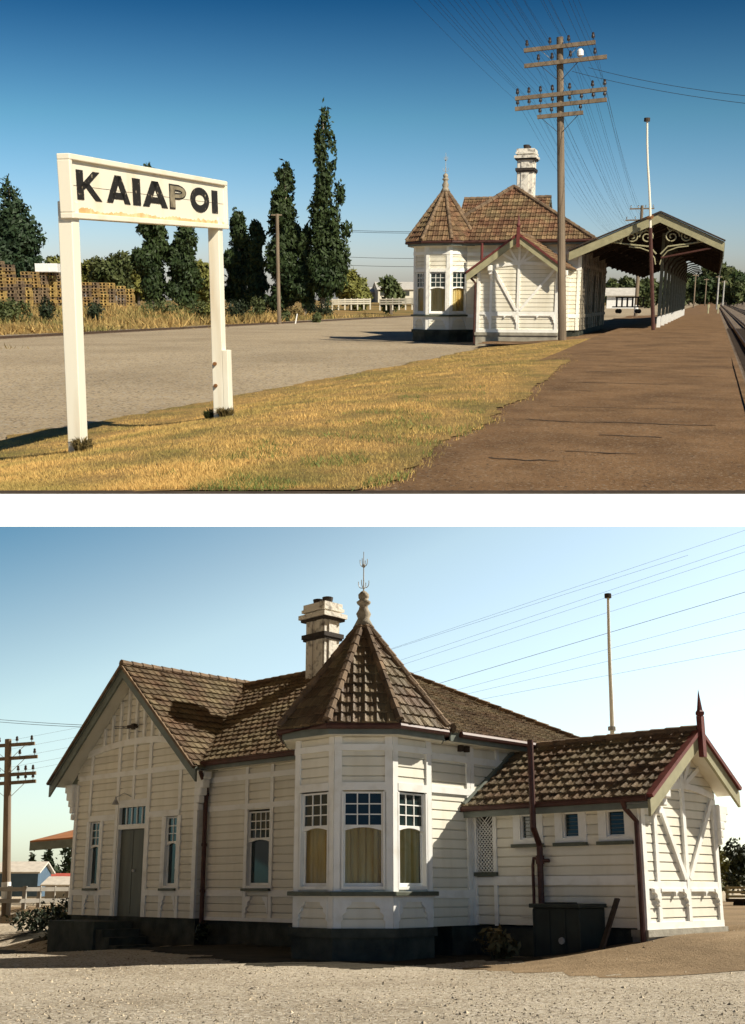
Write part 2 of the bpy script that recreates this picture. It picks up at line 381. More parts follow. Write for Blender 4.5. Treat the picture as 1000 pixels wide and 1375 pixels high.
# ---------------------------------------------------------------- the station building
def station(label, D):
    root = thing('station_building', label, 'building', (PL.tx, PL.ty, 0), -PL.th)
    W, r, xe, zg, zr, ym, yb, zp, gb, xa = (D[k] for k in ('W', 'r', 'xe', 'zg', 'zr', 'ym', 'yb', 'zp', 'gb', 'xa'))
    gx = W/2; zc = zg-.06
    # ---- gabled cross wing on the road side
    f = Face((0, 0), (1, 0)); sl = (zp-2.97)/(gx+.42); inner = zp-.12
    rng = lambda z: (max(0, gx-(inner-z)/sl), min(W, gx+(inner-z)/sl))
    dr = (gx-.50, gx+.50)
    wins = [(gx-1.66, gx-1.27), (gx+1.27, gx+1.66)]
    op = [(dr[0], dr[1], 0, 2.34)]+[(a, b, .6, 2.04) for a, b in wins]
    mb = MB(); f.boards(mb, 0, W, 0, inner, op, rng=rng); wall = mb.build('wall', cream, root)
    mb = MB()
    st = [gx-1.72, gx-.60, gx+.60, gx+1.72]
    for u in (.055, W-.055): f.box(mb, u-.06, u+.06, 0, 2.9, -.02, .045)
    for u in (st[0], st[3]): f.box(mb, u-.045, u+.045, 2.16, 3.62, 0, .042)
    for u in (st[1], st[2]): f.box(mb, u-.055, u+.055, 0, 3.72, 0, .043)
    f.box(mb, gx-.04, gx+.04, 2.45, 3.74, 0, .041)
    f.box(mb, .62, st[1]-.055, 2.045, 2.17, 0, .046); f.box(mb, st[2]+.055, W-.62, 2.045, 2.17, 0, .046)
    f.box(mb, st[1]+.055, st[2]-.055, 2.36, 2.46, 0, .046)
    f.box(mb, .115, W-.115, 2.985, 3.10, 0, .047)
    f.box(mb, .115, st[1]-.055, .43, .55, 0, .0465); f.box(mb, st[2]+.055, W-.115, .43, .55, 0, .0465)
    n = 14
    for i in range(n):                                   # arched collar below the peak
        t0, t1 = i/n, (i+1)/n; a = lambda t: (.42+(W-.84)*t, 3.58+.16*sin(pi*t))
        p, q = a(t0), a(t1); f.poly(mb, [(p[0], p[1]-.07), (q[0], q[1]-.07), (q[0], q[1]+.07), (p[0], p[1]+.07)], 0, .049)
    for i in range(-4, 5):
        u = gx+i*.31; top = inner-abs(u-gx)*sl-.06; z0 = 3.58+.16*sin(pi*(u-.42)/(W-.84))+.07
        if top > z0: f.box(mb, u-.038, u+.038, z0, top, 0, .062)
    for a, b in wins:
        for u in (a-.09, b+.09): f.box(mb, u-.045, u+.045, 0, .43, 0, .043); f.box(mb, u-.045, u+.045, .55, 2.045, 0, .043)
        for u, sx in ((a-.045, 1), (b+.045, -1)): f.poly(mb, bracket_pts(u, .43, .10, .30, sx), 0, .05)
    mb.build('wall_trim', white, wall)
    for a, b in wins: window(f, root, a, b, .63, 2.03, 1.50, 2, 3, casing=.045, head=False)
    # door, transom, lamp
    mb = MB(); f.box(mb, dr[0], dr[1], 0, 1.83, -.10, -.05); f.box(mb, dr[0]+.02, gx-.015, .06, 1.80, -.05, -.04); f.box(mb, gx+.015, dr[1]-.02, .06, 1.80, -.05, -.04)
    door = mb.build('door', doorm, root)
    mb = MB(); mb.lathe(f.P(gx+.07, .95, -.03), [(.03, -.03), (.04, 0), (.03, .03)], 8); mb.build('handle', iron, door)
    mb = MB()
    for u0, u1, z0, z1 in ((dr[0]-.03, dr[0], 0, 2.36), (dr[1], dr[1]+.03, 0, 2.36), (dr[0], dr[1], 1.83, 1.93), (dr[0], dr[1], 2.30, 2.36)): f.box(mb, u0, u1, z0, z1, -.10, .035)
    for i in range(1, 5): u = dr[0]+i*.2; f.box(mb, u-.012, u+.012, 1.93, 2.30, -.06, -.02)
    tr_ = mb.build('transom', white, root)
    mb = MB(); mb.face([f.P(dr[0], 1.93, -.045), f.P(dr[1], 1.93, -.045), f.P(dr[1], 2.30, -.045), f.P(dr[0], 2.30, -.045)]); mb.build('pane', glass, tr_)
    mb = MB(); mb.tube([f.P(gx-.05, 2.52, .04), f.P(gx-.15, 2.60, .16), f.P(gx-.35, 2.52, .22)], .010, 5); mb.lathe(f.P(gx-.38, 2.36, .22), [(.08, 0), (.07, .03), (.025, .12), (.02, .17)], 10); mb.build('wall_lamp', iron, root)
    mb = MB(); mb.tube([f.P(gx+.05, 4.05, .05), f.P(gx+.05, 4.05, .12)], .03, 6); mb.box(f.P(gx-.18, 4.02, .12)-Vector((0, .05, 0)), f.P(gx+.16, 4.09, .12)); mb.box(f.P(gx+.06, 3.97, .16)-Vector((0, .06, 0)), f.P(gx+.15, 4.10, .16)); mb.build('service_bracket', darkw, root)
    # side walls of the cross wing and the back
    mb = MB(); fl = Face((0, yb), (0, -1)); fl.boards(mb, 0, yb, 0, 3.0); mb.build('wall', cream, root)
    mb = MB(); fb = Face((xe, yb), (-1, 0)); fb.boards(mb, 0, xe, 0, zg, [(2.2, 3.2, 0, 2.2), (4.5, 5.5, .6, 2.0), (7, 8, 0, 2.2)]); bw = mb.build('wall', shadedb, root)   # wall colour carries the shade under the canopy
    for a, z, n_ in ((2.2, 0, 'door'), (4.5, .6, 'window'), (7, 0, 'door')):
        mb = MB(); fb.box(mb, a, a+1.0, z, 2.2 if not z else 2.0, -.12, -.06); mb.build(n_, doorm if n_ == 'door' else glass, root)
    mb = MB(); fb.box(mb, 0, xe, .43, .55, 0, .045); fb.box(mb, 0, xe, 2.2, 2.3, 0, .045)
    for i in range(12): fb.box(mb, i*xe/12+.02, i*xe/12+.10, 0, zg, 0, .043)
    mb.build('wall_trim', shadedb, bw)
    fs = Face((W, 0), (0, 1)); mb = MB(); fs.boards(mb, 0, r, 0, 2.95); mb.build('wall', cream, root)
    # barge boards, soffit and brackets of the big gable
    yo = -.45; ex = gx+.42+gx
    for sx in (-1, 1):
        mb = MB(); e = (gx+sx*(gx+.42), yo-.03); zE = 2.97
        p0, p1 = Vector((gx+sx*(gx+.47), yo-.03, zE-.18)), Vector((gx, yo-.03, zp-.15)); off = Vector((0, .05, 0))
        hh = .15
        mb.prism([p0-Vector((0, 0, hh)), p1-Vector((0, 0, hh)), p1+Vector((0, 0, hh)), p0+Vector((0, 0, hh))], [q+off for q in (p0-Vector((0, 0, hh)), p1-Vector((0, 0, hh)), p1+Vector((0, 0, hh)), p0+Vector((0, 0, hh)))])
        mb.build('barge_board', greyg, root)
        mb = MB()
        for k, (w_, h_) in enumerate(((.34, .20), (.28, .20), (.20, .18), (.14, .16), (.09, .14))):
            zt = 2.93-.17*k; u0 = -w_ if sx < 0 else W; u1 = 0 if sx < 0 else W+w_
            f.box(mb, u0 if sx < 0 else u0+.002, u1-.002 if sx < 0 else u1, zt-h_, zt, -.04-.003*k, .14-.01*k)
        mb.build('eaves_bracket', white, root, bevel=.025)
        mb = MB(); q0, q1 = Vector((gx+sx*(gx+.40), 0, zE-.10)), Vector((gx, 0, zp-.11))
        mb.face([(q0.x, yo, q0.z), (q1.x, yo, q1.z), (q1.x, 0.02, q1.z), (q0.x, 0.02, q0.z)]); mb.build('soffit', cream, root)
        roof_plane('roof', [(gx+sx*(gx+.45), yo-.06, 2.945), (gx+sx*(gx+.45), gb, 2.945), (gx, gb, zp), (gx, yo-.06, zp)], root)
        mb = MB(); pts = [(gx+sx*(gx+.47), yo-.055, 2.93), (gx, yo-.055, zp-.02)]
        for i in range(22):
            a, b = Vector(pts[0]).lerp(Vector(pts[1]), i/22), Vector(pts[0]).lerp(Vector(pts[1]), (i+1.0)/22); mb.cur = random.random(); mb.bar(a, b+(b-a)*.1, .10, .055)
        mb.build('verge_tiles', tcap, root)
    caps(root, 'ridge_cap', [((gx, yo-.08, zp+.02), (gx, gb, zp+.02))])
    # ---- main block: road wall, end wall
    f = Face((W, r), (1, 0)); uw = D['wx']-W; L = D['cx']-W-.4
    op = [(uw, uw+.66, .6, 2.06)]
    mb = MB(); f.boards(mb, 0, L, 0, zg, op); wall = mb.build('wall', cream, root)
    mb = MB()
    f.box(mb, 0, uw-.09, .43, .55, 0, .0465); f.box(mb, uw+.75, L, .43, .55, 0, .0465); f.box(mb, 0, L, 2.085, 2.19, 0, .047); f.box(mb, 0, L, 2.66, 2.77, 0, .047)
    for u in (uw-.05, uw+.71): f.box(mb, u-.045, u+.045, 0, 2.085, 0, .043); f.box(mb, u-.045, u+.045, 2.19, 2.66, 0, .043); f.box(mb, u-.045, u+.045, 2.77, zg-.05, 0, .043)
    for u, sx in ((uw-.005, 1), (uw+.665, -1)): f.poly(mb, bracket_pts(u, .43, .16, .32, sx), 0, .05)
    f.box(mb, 0, L, -.03, .04, 0, .05)
    mb.build('wall_trim', white, wall)
    window(f, root, uw, uw+.66, .63, 2.03, 1.50, 4, 3, casing=.05, head=False)
    y0_ = D.get('ey0', r); f = Face((xe, y0_), (0, 1)); L = yb-y0_
    mb = MB(); f.boards(mb, 0, L, 0, zg); wall = mb.build('wall', cream, root)
    mb = MB()
    for z0, z1 in ((.43, .55), (2.085, 2.19), (2.62, 2.73)): f.box(mb, 0, L, z0, z1, 0, .047)
    for u in [q for q in (.70-y0_, 1.1, 1.9, 2.8, L-.09) if q < L]:
        for z0, z1 in ((0, .43), (.55, 2.085), (2.19, 2.62), (2.73, zg-.05)): f.box(mb, u-.045, u+.045, z0, z1, 0, .043)
    mb.build('wall_trim', white, wall)
    for q_ in (.35-y0_, .51-y0_): mb = MB(); f.box(mb, q_, q_+.07, 2.80, 2.90, .02, .10); mb.build('insulator_block', darkw, root)
    # main roof: road slope, hip end, back slope
    ye = r-.40; xE = xe+.40; yE = yb+.40
    roof_plane('roof', [(W+.25, ye, zg), (xE, ye, zg), (xa, ym, zr), (gx, ym, zr)], root)
    roof_plane('roof', [(xE, ye, zg), (xE, yE, zg), (xa, ym, zr)], root)
    roof_plane('roof', [(xE, yE, zg), (0, yE, zg), (0, ym, zr), (xa, ym, zr)], root)
    caps(root, 'ridge_cap', [((gx, ym, zr+.03), (xa, ym, zr+.03)), ((xE, ye, zg+.04), (xa, ym, zr+.04)), ((xE, yE, zg+.04), (xa, ym, zr+.04))])
    mb = MB(); x0 = W+.3
    mb.prism([(x0, ye+.02, zc-.10), (D['cx'], ye+.02, zc-.10), (D['cx'], ye+.05, zc-.10), (x0, ye+.05, zc-.10)], [(x0, ye+.02, zc+.05), (D['cx'], ye+.02, zc+.05), (D['cx'], ye+.05, zc+.05), (x0, ye+.05, zc+.05)])
    mb.box((xE-.05, ye, zc-.10), (xE-.02, yE, zc+.05)); mb.box((0, yE-.05, zc-.10), (xE-.06, yE-.02, zc+.05)); mb.build('fascia', greyg, root)
    mb = MB(); mb.face([(x0, ye+.05, zc-.08), (xE-.05, ye+.05, zc-.08), (xE-.05, r+.02, zc-.08), (x0, r+.02, zc-.08)]); mb.face([(xe-.02, ye+.05, zc-.079), (xE-.05, ye+.05, zc-.079), (xE-.05, yE, zc-.079), (xe-.02, yE, zc-.079)]); mb.build('soffit', cream, root)
    gutter(root, [(W+.35, ye-.03, zc+.02), (D['cx']-.6, ye-.03, zc+.02)]); gutter(root, [(xE+.02, D['cy']+.9, zc+.02), (xE+.02, yE, zc+.02)])
    # downpipe in the corner beside the gable
    mb = MB(); x = W+.14; mb.tube([(W+.40, ye-.03, zc), (W+.30, ye+.02, zc-.14), (x, r-.10, zc-.42), (x, r-.10, -.35)], .045, 8)
    for z in (2.4, 1.4, .5): mb.tube([(x, r-.10, z), (x, r-.10, z+.06)], .058, 8)
    mb.build('downpipe', dred, root)
    # chimney
    cxh, cyh = D['chx'], ym; hw, hd = D['chw']; zb_, zt = zr-.5, D['cht']
    mb = MB(); mb.box((cxh-hw, cyh-hd, zb_), (cxh+hw, cyh+hd, zt-.20))
    for sx in (-1, 1): mb.box((cxh+sx*hw*.55-.10, cyh-hd-.03, zb_), (cxh+sx*hw*.55+.10, cyh+hd+.03, zt-.21))
    mb.box((cxh-hw-.03, cyh-hd*.5, zb_), (cxh+hw+.03, cyh+hd*.5, zt-.21))
    c = mb.build('chimney', chim, root)
    mb = MB()
    for i, (z, e, h) in enumerate(((zt-.20, .08, .07), (zt-.13, .05, .12), )): mb.box((cxh-hw-e, cyh-hd-e, z), (cxh+hw+e, cyh+hd+e, z+h))
    mb.box((cxh-hw-.13, cyh-hd-.13, zt-.36), (cxh+hw+.13, cyh+hd+.13, zt-.26)); mb.build('chimney_cap', chim, c)
    mb = MB(); mb.box((cxh-hw-.09, cyh-hd-.09, zt-.42), (cxh+hw+.09, cyh+hd+.09, zt-.361)); mb.box((cxh-hw-.075, cyh-hd-.075, zt-.82), (cxh+hw+.075, cyh+hd+.075, zt-.72)); mb.box((cxh-hw-.05, cyh-hd-.05, zt-.87), (cxh+hw+.05, cyh+hd+.05, zt-.821)); mb.build('string_course', soot, c)
    for sx in (-1, 1):
        mb = MB(); mb.lathe((cxh+sx*hw*.5, cyh, zt-.02), [(.10, 0), (.12, .10), (.13, .16), (.10, .17)], 12); mb.build('chimney_pot', soot, c)
    # ---- corner turret with its windows
    cx, cy, a = D['cx'], D['cy'], D['a']; k = 1.2071*a
    dirs = [(1, 1), (1, 0), (1, 1), (0, 1), (-1, 1)]
    V8 = [(cx-k, cy-a/2), (cx-a/2, cy-k), (cx+a/2, cy-k), (cx+k, cy-a/2), (cx+k, cy+a/2), (cx+a/2, cy+k), (cx-a/2, cy+k), (cx-k, cy+a/2)]
    for i in range(-1, 5):
        p, q = V8[i % 8], V8[(i+1) % 8]; f = Face(p, (q[0]-p[0], q[1]-p[1])); hasw = i in ((1, 2, 3, 4) if D['steps'] is False else (1, 2, 3))
        op = [(.125, a-.125, .6, 2.05)] if hasw else []
        mb = MB(); f.boards(mb, 0, a, 0, zg, op); wall = mb.build('wall', cream, root)
        mb = MB()
        for u0, u1 in ((-.01, .105), (a-.105, a+.01)): f.box(mb, u0, u1, 0, zg-.05, -.02, .040)
        f.box(mb, .105, a-.105, 2.05, 2.17, 0, .046); f.box(mb, -.018, a+.018, 2.66, 2.76, 0, .050); f.box(mb, .105, a-.105, 2.94, zg, 0, .036)
        f.box(mb, .105, a-.105, .38, .50, 0, .044)
        for u, sx in ((.105, 1), (a-.105, -1)): f.poly(mb, bracket_pts(u, .40, .17, .30, sx), 0, .052)
        mb.build('wall_trim', white, wall)
        if hasw: window(f, root, .135, a-.135, .61, 2.03, 1.50, 3, 3, curtain=True, casing=.055, head=False, sill=False)
        mb = MB(); f.box(mb, -.05, a+.05, .47, .535, 0, .13); mb.build('sill', sillg, root, bevel=.008)
        mb = MB(); f.box(mb, -.04, a+.04, -.13, .0, -.3, .10); f.box(mb, -.02, a+.02, -.62, -.131, -.3, .05); mb.build('plinth', plinth, root)
    R = k+.30; ap = Vector((cx, cy, D['zap'])); O8 = [(cx+R/cos(pi/8)*cos(pi/8+i*pi/4), cy+R/cos(pi/8)*sin(pi/8+i*pi/4), zg) for i in range(8)]
    for i in range(8): roof_plane('turret_roof', [O8[i], O8[(i+1) % 8], ap], root)
    caps(root, 'hip_cap', [((Vector(q)+Vector((0, 0, .05))), ap+Vector((0, 0, .05))) for q in O8], r=.07, step=.21)
    mb = MB(); O = lambda rr, z: [(cx+rr/cos(pi/8)*cos(pi/8+i*pi/4), cy+rr/cos(pi/8)*sin(pi/8+i*pi/4), z) for i in range(8)]
    mb.prism(O(R-.05, zc-.10), O(R-.05, zc+.05)); mb.build('fascia', greyg, root)
    mb = MB(); mb.prism(O(R-.08, zc-.112), O(R-.08, zc-.101)); mb.build('soffit', cream, root)
    gutter(root, O(R+.0, zc+.02)+[O(R, zc+.02)[0]], .05)
    z0 = D['zap']
    mb = MB(); mb.lathe((cx, cy, z0-.06), [(.17, 0), (.13, .08), (.10, .14), (.13, .22), (.085, .30), (.07, .36), (.115, .40), (.125, .43), (.07, .47), (.09, .50), (.095, .56), (.05, .61), (.02, .63)], 14); fin = mb.build('finial', stone, root, smooth=True)
    mb = MB(); zb = z0+.55; mb.tube([(cx, cy, zb), (cx, cy, zb+.72)], [.013, .006], 6)
    for zz, rr in ((zb+.05, .085), (zb+.44, .06)):
        for q in range(4):
            an = q*pi/2+.4; pts = []
            for j in range(9):
                t = j/8; rad = rr*(.15+1.0*sin(t*pi*.62)); pts.append((cx+cos(an)*rad, cy+sin(an)*rad, zz+.16*t-.05*sin(t*pi)+(.02 if j < 8 else -.03)))
            mb.tube(pts, .007, 5)
    mb.lathe((cx, cy, zb+.43), [(.01, 0), (.03, .02), (.03, .05), (.01, .07)], 8); mb.build('spire', iron, fin)
    # ---- small gabled outhouse wing on the end
    yw, xw, Ww, ze, zw, yr = (D[q] for q in ('yw', 'xw', 'Ww', 'zwe', 'zwr', 'yr')); y2 = yw+Ww; Lw = xw-xe
    f = Face((xe, yw), (1, 0)); sw = D['sw']
    op = [(a, b, 1.33, 1.73) for a, b in sw]+[(.07, .42, .84, 1.77)]
    mb = MB(); f.boards(mb, 0, Lw, 0.02, ze, op); wall = mb.build('wall', cream, root)
    mb = MB(); f.box(mb, .0, .07, 0, ze, 0, .043); f.box(mb, .42, .49, 0, ze, 0, .043); f.box(mb, Lw-.10, Lw+.012, 0, ze, 0, .046); f.box(mb, .07, .42, .63, .76, 0, .04); f.box(mb, .49, Lw-.10, .63, .77, 0, .045); mb.build('wall_trim', white, wall)
    mb = MB()
    for i in range(-10, 16):
        for s_ in (1, -1):
            u0 = .07+i*.066; pts = []
            a_, b_ = (u0, .84), (u0+s_*.93, 1.77)
            # clip the lath to the panel
            t0 = max(0, min(((.07-a_[0])/(b_[0]-a_[0])), ((.42-a_[0])/(b_[0]-a_[0])))); t1 = min(1, max(((.07-a_[0])/(b_[0]-a_[0])), ((.42-a_[0])/(b_[0]-a_[0]))))
            if t1-t0 > .02:
                l = lambda t: (a_[0]+(b_[0]-a_[0])*t, a_[1]+(b_[1]-a_[1])*t)
                f.beam(mb, l(t0), l(t1), .014, .0 if s_ > 0 else .012, .010 if s_ > 0 else .022)
    lat = mb.build('lattice_panel', white, root)
    mb = MB(); f.box(mb, .07, .42, .84, 1.77, -.10, -.09); mb.build('backing', darkw, lat)
    mb = MB(); f.box(mb, -.01, .50, .775, .838, 0, .09); mb.build('sill', sillg, root)
    for a_, b_ in sw:
        mb = MB()
        for u0, u1, z0_, z1_ in ((a_-.14, a_, 1.27, ze-.02), (b_, b_+.14, 1.27, ze-.02), (a_, b_, 1.73, ze-.02), (a_, b_, 1.27, 1.34)): f.box(mb, u0, u1, z0_, z1_, -.05, .040)
        for u0, u1, z0_, z1_ in ((a_, a_+.025, 1.34, 1.73), (b_-.025, b_, 1.34, 1.73), (a_+.025, b_-.025, 1.34, 1.365), (a_+.025, b_-.025, 1.705, 1.73)): f.box(mb, u0, u1, z0_, z1_, -.05, .0)
        fr_ = mb.build('window', white, root)
        mb = MB(); f.box(mb, a_-.15, b_+.15, 1.215, 1.268, 0, .10); mb.build('sill', sillg, fr_)
        mb = MB(); mb.face([f.P(a_, 1.34, -.04), f.P(b_, 1.34, -.04), f.P(b_, 1.73, -.04), f.P(a_, 1.73, -.04)])
        mb.build('pane', glass, fr_)
        mb = MB()
        for i in range(5): f.box(mb, a_+.03, b_-.03, 1.40+i*.06, 1.41+i*.06, -.035, -.025)
        mb.build('louvre', doorm, fr_)
    mb = MB(); f.box(mb, .95, 1.22, .14, .26, 0, .035); f.box(mb, 1.0, 1.17, .17, .23, .035, .045); mb.build('air_vent', cream, root)
    # gable end of the outhouse
    f = Face((xw, yw), (0, 1)); ur = yr-yw; sL = D['slw']; top = zw-.08
    rng = lambda z: (max(0, ur-(top-z)/sL), min(Ww, ur+(top-z)/sL))
    mb = MB(); f.boards(mb, 0, Ww, .03, top, rng=rng, bh=.135); wall = mb.build('wall', cream, root)
    us = .155*Ww; un = ur-us
    mb = MB(); f.box(mb, -.012, .09, 0, ze-.05, 0, .050); f.box(mb, Ww-.09, Ww+.012, 0, ze+.05, 0, .050); f.box(mb, us, us+.085, .10, ze+.05, 0, .046)
    f.box(mb, ur-.045, ur+.045, .10, top-.06, 0, .055)
    f.box(mb, .09, Ww-.09, .58, .68, 0, .0475); f.box(mb, -.02, Ww+.02, 0, .10, 0, .052)
    za = ze+.10
    n = 12; al = lambda t: (us+(Ww-us)*t, za+.12*sin(pi*t))
    for i in range(n):
        p, q = al(i/n), al((i+1)/n); f.poly(mb, [(p[0], p[1]-.05), (q[0], q[1]-.05), (q[0], q[1]+.05), (p[0], p[1]+.05)], 0, .0505)
    f.beam(mb, (us+.10, za-.05), (ur-.06, .72), .085, 0, .060); f.beam(mb, (Ww-.10, za-.05), (ur+.06, .72), .085, 0, .061)
    for an in (35, 62, 118, 145):
        l = min(.62, (top-.10-za-.1)/max(.3, sin(radians(an))))*.92
        f.beam(mb, (ur+cos(radians(an))*.14, za+.16), (ur+cos(radians(an))*(.14+l), za+.16+sin(radians(an))*l*.82), .075, 0, .048)
    for u0, u1 in ((.09, us), (us+.085, ur-.045), (ur+.045, Ww-.09)):
        f.poly(mb, bracket_pts(u1, .58, .14, .26, -1), 0, .07)
        if u1-u0 > .4: f.box(mb, u0, u1, .535, .58, 0, .06); f.poly(mb, bracket_pts((u0+u1)/2, .535, .06, .07, 1), 0, .07)
    mb.build('wall_trim', white, wall)
    mb = MB(); f.box(mb, us-.05, us+.11, ze-.02, ze+.16, .05, .30); f.box(mb, us-.02, us+.10, ze-.14, ze-.02, .05, .24); f.box(mb, us+.0, us+.09, ze-.26, ze-.14, .05, .14); mb.build('eaves_bracket', white, root, bevel=.02)
    mb = MB()
    for kx, (w_, h_) in enumerate(((.30, .16), (.24, .15), (.16, .14), (.10, .14), (.05, .12))): f.box(mb, Ww+.002, Ww+w_, ze-.02-.13*kx-h_, ze-.02-.13*kx, -.05-.004*kx, .12)
    mb.build('eaves_bracket', white, root, bevel=.02)
    mb = MB(); f.box(mb, -.06, Ww+.06, -.10, -.0005, -.2, .09); f.box(mb, -.03, Ww+.03, -.6, -.1005, -.2, .05); mb.build('plinth', conc, root)
    xo = xw+.36; bl = yw-.32; br = D['ybr']
    zl = zw-(yr-bl)*sL; zrr = zw-(br-yr)*sL
    roof_plane('roof', [(xe, bl, zl), (xo, bl, zl), (xo, yr, zw), (xe, yr, zw)], root)
    roof_plane('roof', [(xe, br, zrr), (xo, br, zrr), (xo, yr, zw), (xe, yr, zw)], root)
    mb = MB(); mb.bar((xe+.03, bl, zl+.05), (xe+.03, yr, zw+.05), .10, .06); mb.build('flashing', greyg, root)
    caps(root, 'ridge_cap', [((xe, yr, zw+.02), (xo+.02, yr, zw+.02))], r=.075)
    for (yA, zA) in ((bl, zl), (br, zrr)):
        mb = MB(); hh = .12
        p0, p1 = Vector((xo, yA, zA-.17)), Vector((xo, yr, zw-.15)); v = Vector((0, 0, hh)); off = Vector((.045, 0, 0))
        mb.prism([p0-v, p1-v, p1+v, p0+v], [p0-v+off, p1-v+off, p1+v+off, p0+v+off]); bb = mb.build('barge_board', olive, root)
        mb = MB(); mb.bar((xo+.03, yA, zA+.0), (xo+.03, yr, zw+.0), .12, .06); mb.build('barge_capping', redp, bb)
        mb = MB(); mb.face([(xw, yA, zA-.10), (xo, yA, zA-.10), (xo, yr, zw-.10), (xw, yr, zw-.10)]); mb.build('soffit', cream, root)
    mb = MB(); mb.box((xo+.046, yr-.05, zw-.42), (xo+.13, yr+.05, zw+.22)); mb.lathe((xo+.088, yr, zw+.22), [(.05, 0), (.075, .03), (.075, .06), (.05, .09), (.045, .12), (.002, .42)], 6); mb.build('gable_finial', redp, root)
    mb = MB(); mb.box((xe, bl+.03, zl-.17), (xo, bl+.06, zl-.02)); mb.build('fascia', greyg, root); gutter(root, [(xe-.05, bl-.02, zl-.03), (xo, bl-.02, zl-.03)], .045)
    mb = MB(); mb.face([(xe, bl+.05, zl-.14), (xo, bl+.05, zl-.14), (xo, yw+.02, zl-.14), (xe, yw+.02, zl-.14)]); mb.build('soffit', cream, root)
    mb = MB(); f2 = Face((xw, y2), (-1, 0)); f2.boards(mb, 0, Lw, 0, ze+.2); mb.build('wall', cream, root)
    # soil pipe and corner downpipe
    mb = MB(); x = xe+D['px']; mb.tube([(x+.10, yw-.10, -.3), (x+.10, yw-.10, 1.24), (x+.08+D['pj'], bl-.09, 1.50), (x+.08+D['pj'], bl-.09, zw-.12)], .05, 10)
    mb.tube([(x+.10, yw-.10, .95), (x+.10, yw-.10, 1.08)], .07, 10); mb.tube([(x+.10, yw-.10, 1.04), (x-.03, yw-.09, 1.04), (x-.05, yw-.09, .93), (x-.05, yw-.09, .35), (x+.02, yw-.09, .30)], .026, 7); mb.tube([(x+.10, yw-.10, 1.0), (x+.26, yw-.08, 1.0)], .03, 7); mb.build('soil_pipe', redp if D['pipered'] else dred, root)
    mb = MB(); x = xw-.05; mb.tube([(x, bl-.02, zl-.04), (x, bl+.05, zl-.16), (x+.06, yw-.08, zl-.34), (x+.06, yw-.08, -.4)], .04, 8); mb.build('downpipe', dred, root)
    # foundation
    mb = MB(); mb.box((.03, .03, -.62), (W-.03, yb-.03, -.003)); mb.box((W-.03, r+.03, -.62), (xe-.03, yb-.033, -.004)); mb.box((xe-.04, yw+.03, -.62), (xw-.03, y2-.03, -.005)); mb.build('foundation', plinth, root)
    if D['steps']:
        mb = MB(); mb.box((.75, -.95, -.85), (2.55, -.001, -.09)); 
        for i_ in range(4): mb.box((2.55+.26*i_+.001, -.90, -.85), (2.55+.26*(i_+1), -.002, -.24-.15*i_))
        mb.build('doorstep', plinth, root, bevel=.01)
    return root

# ---------------------------------------------------------------- ground helpers
def smooth(t): t = max(0, min(1, t)); return t*t*(3-2*t)
AP = radians(16.5); CA, SA = cos(AP), sin(AP)          # the platform runs this far to the right of straight ahead
def qs_(x, y): return x*CA-y*SA
def zA(x, y):
    q = qs_(x, y)
    z = -.12-.32*smooth((-q-3.0)/4.8)-.30*smooth((-q-4.8)/4.2)*(1-smooth((y-13)/22))
    if q < -28: z += .75*smooth((-q-28)/30)
    return z
YC = at_z(A, 500, 659.5, -.113).y
def q_left(s): return -9.0+2.1*smooth((s-10)/22)+.35*(noise.noise(Vector((s*.7, 1, 0)))+.5*noise.noise(Vector((s*2.7, 1, 3))))
def q_right(s): return -2.05-.85*smooth((s-8)/22)+(.16*noise.noise(Vector((s*.6, 7, 0)))+.09*noise.noise(Vector((s*2.3, 7, 3))))*(1-.5*smooth((s-9)/10))+.05*noise.noise(Vector((s*7, 7, 3)))
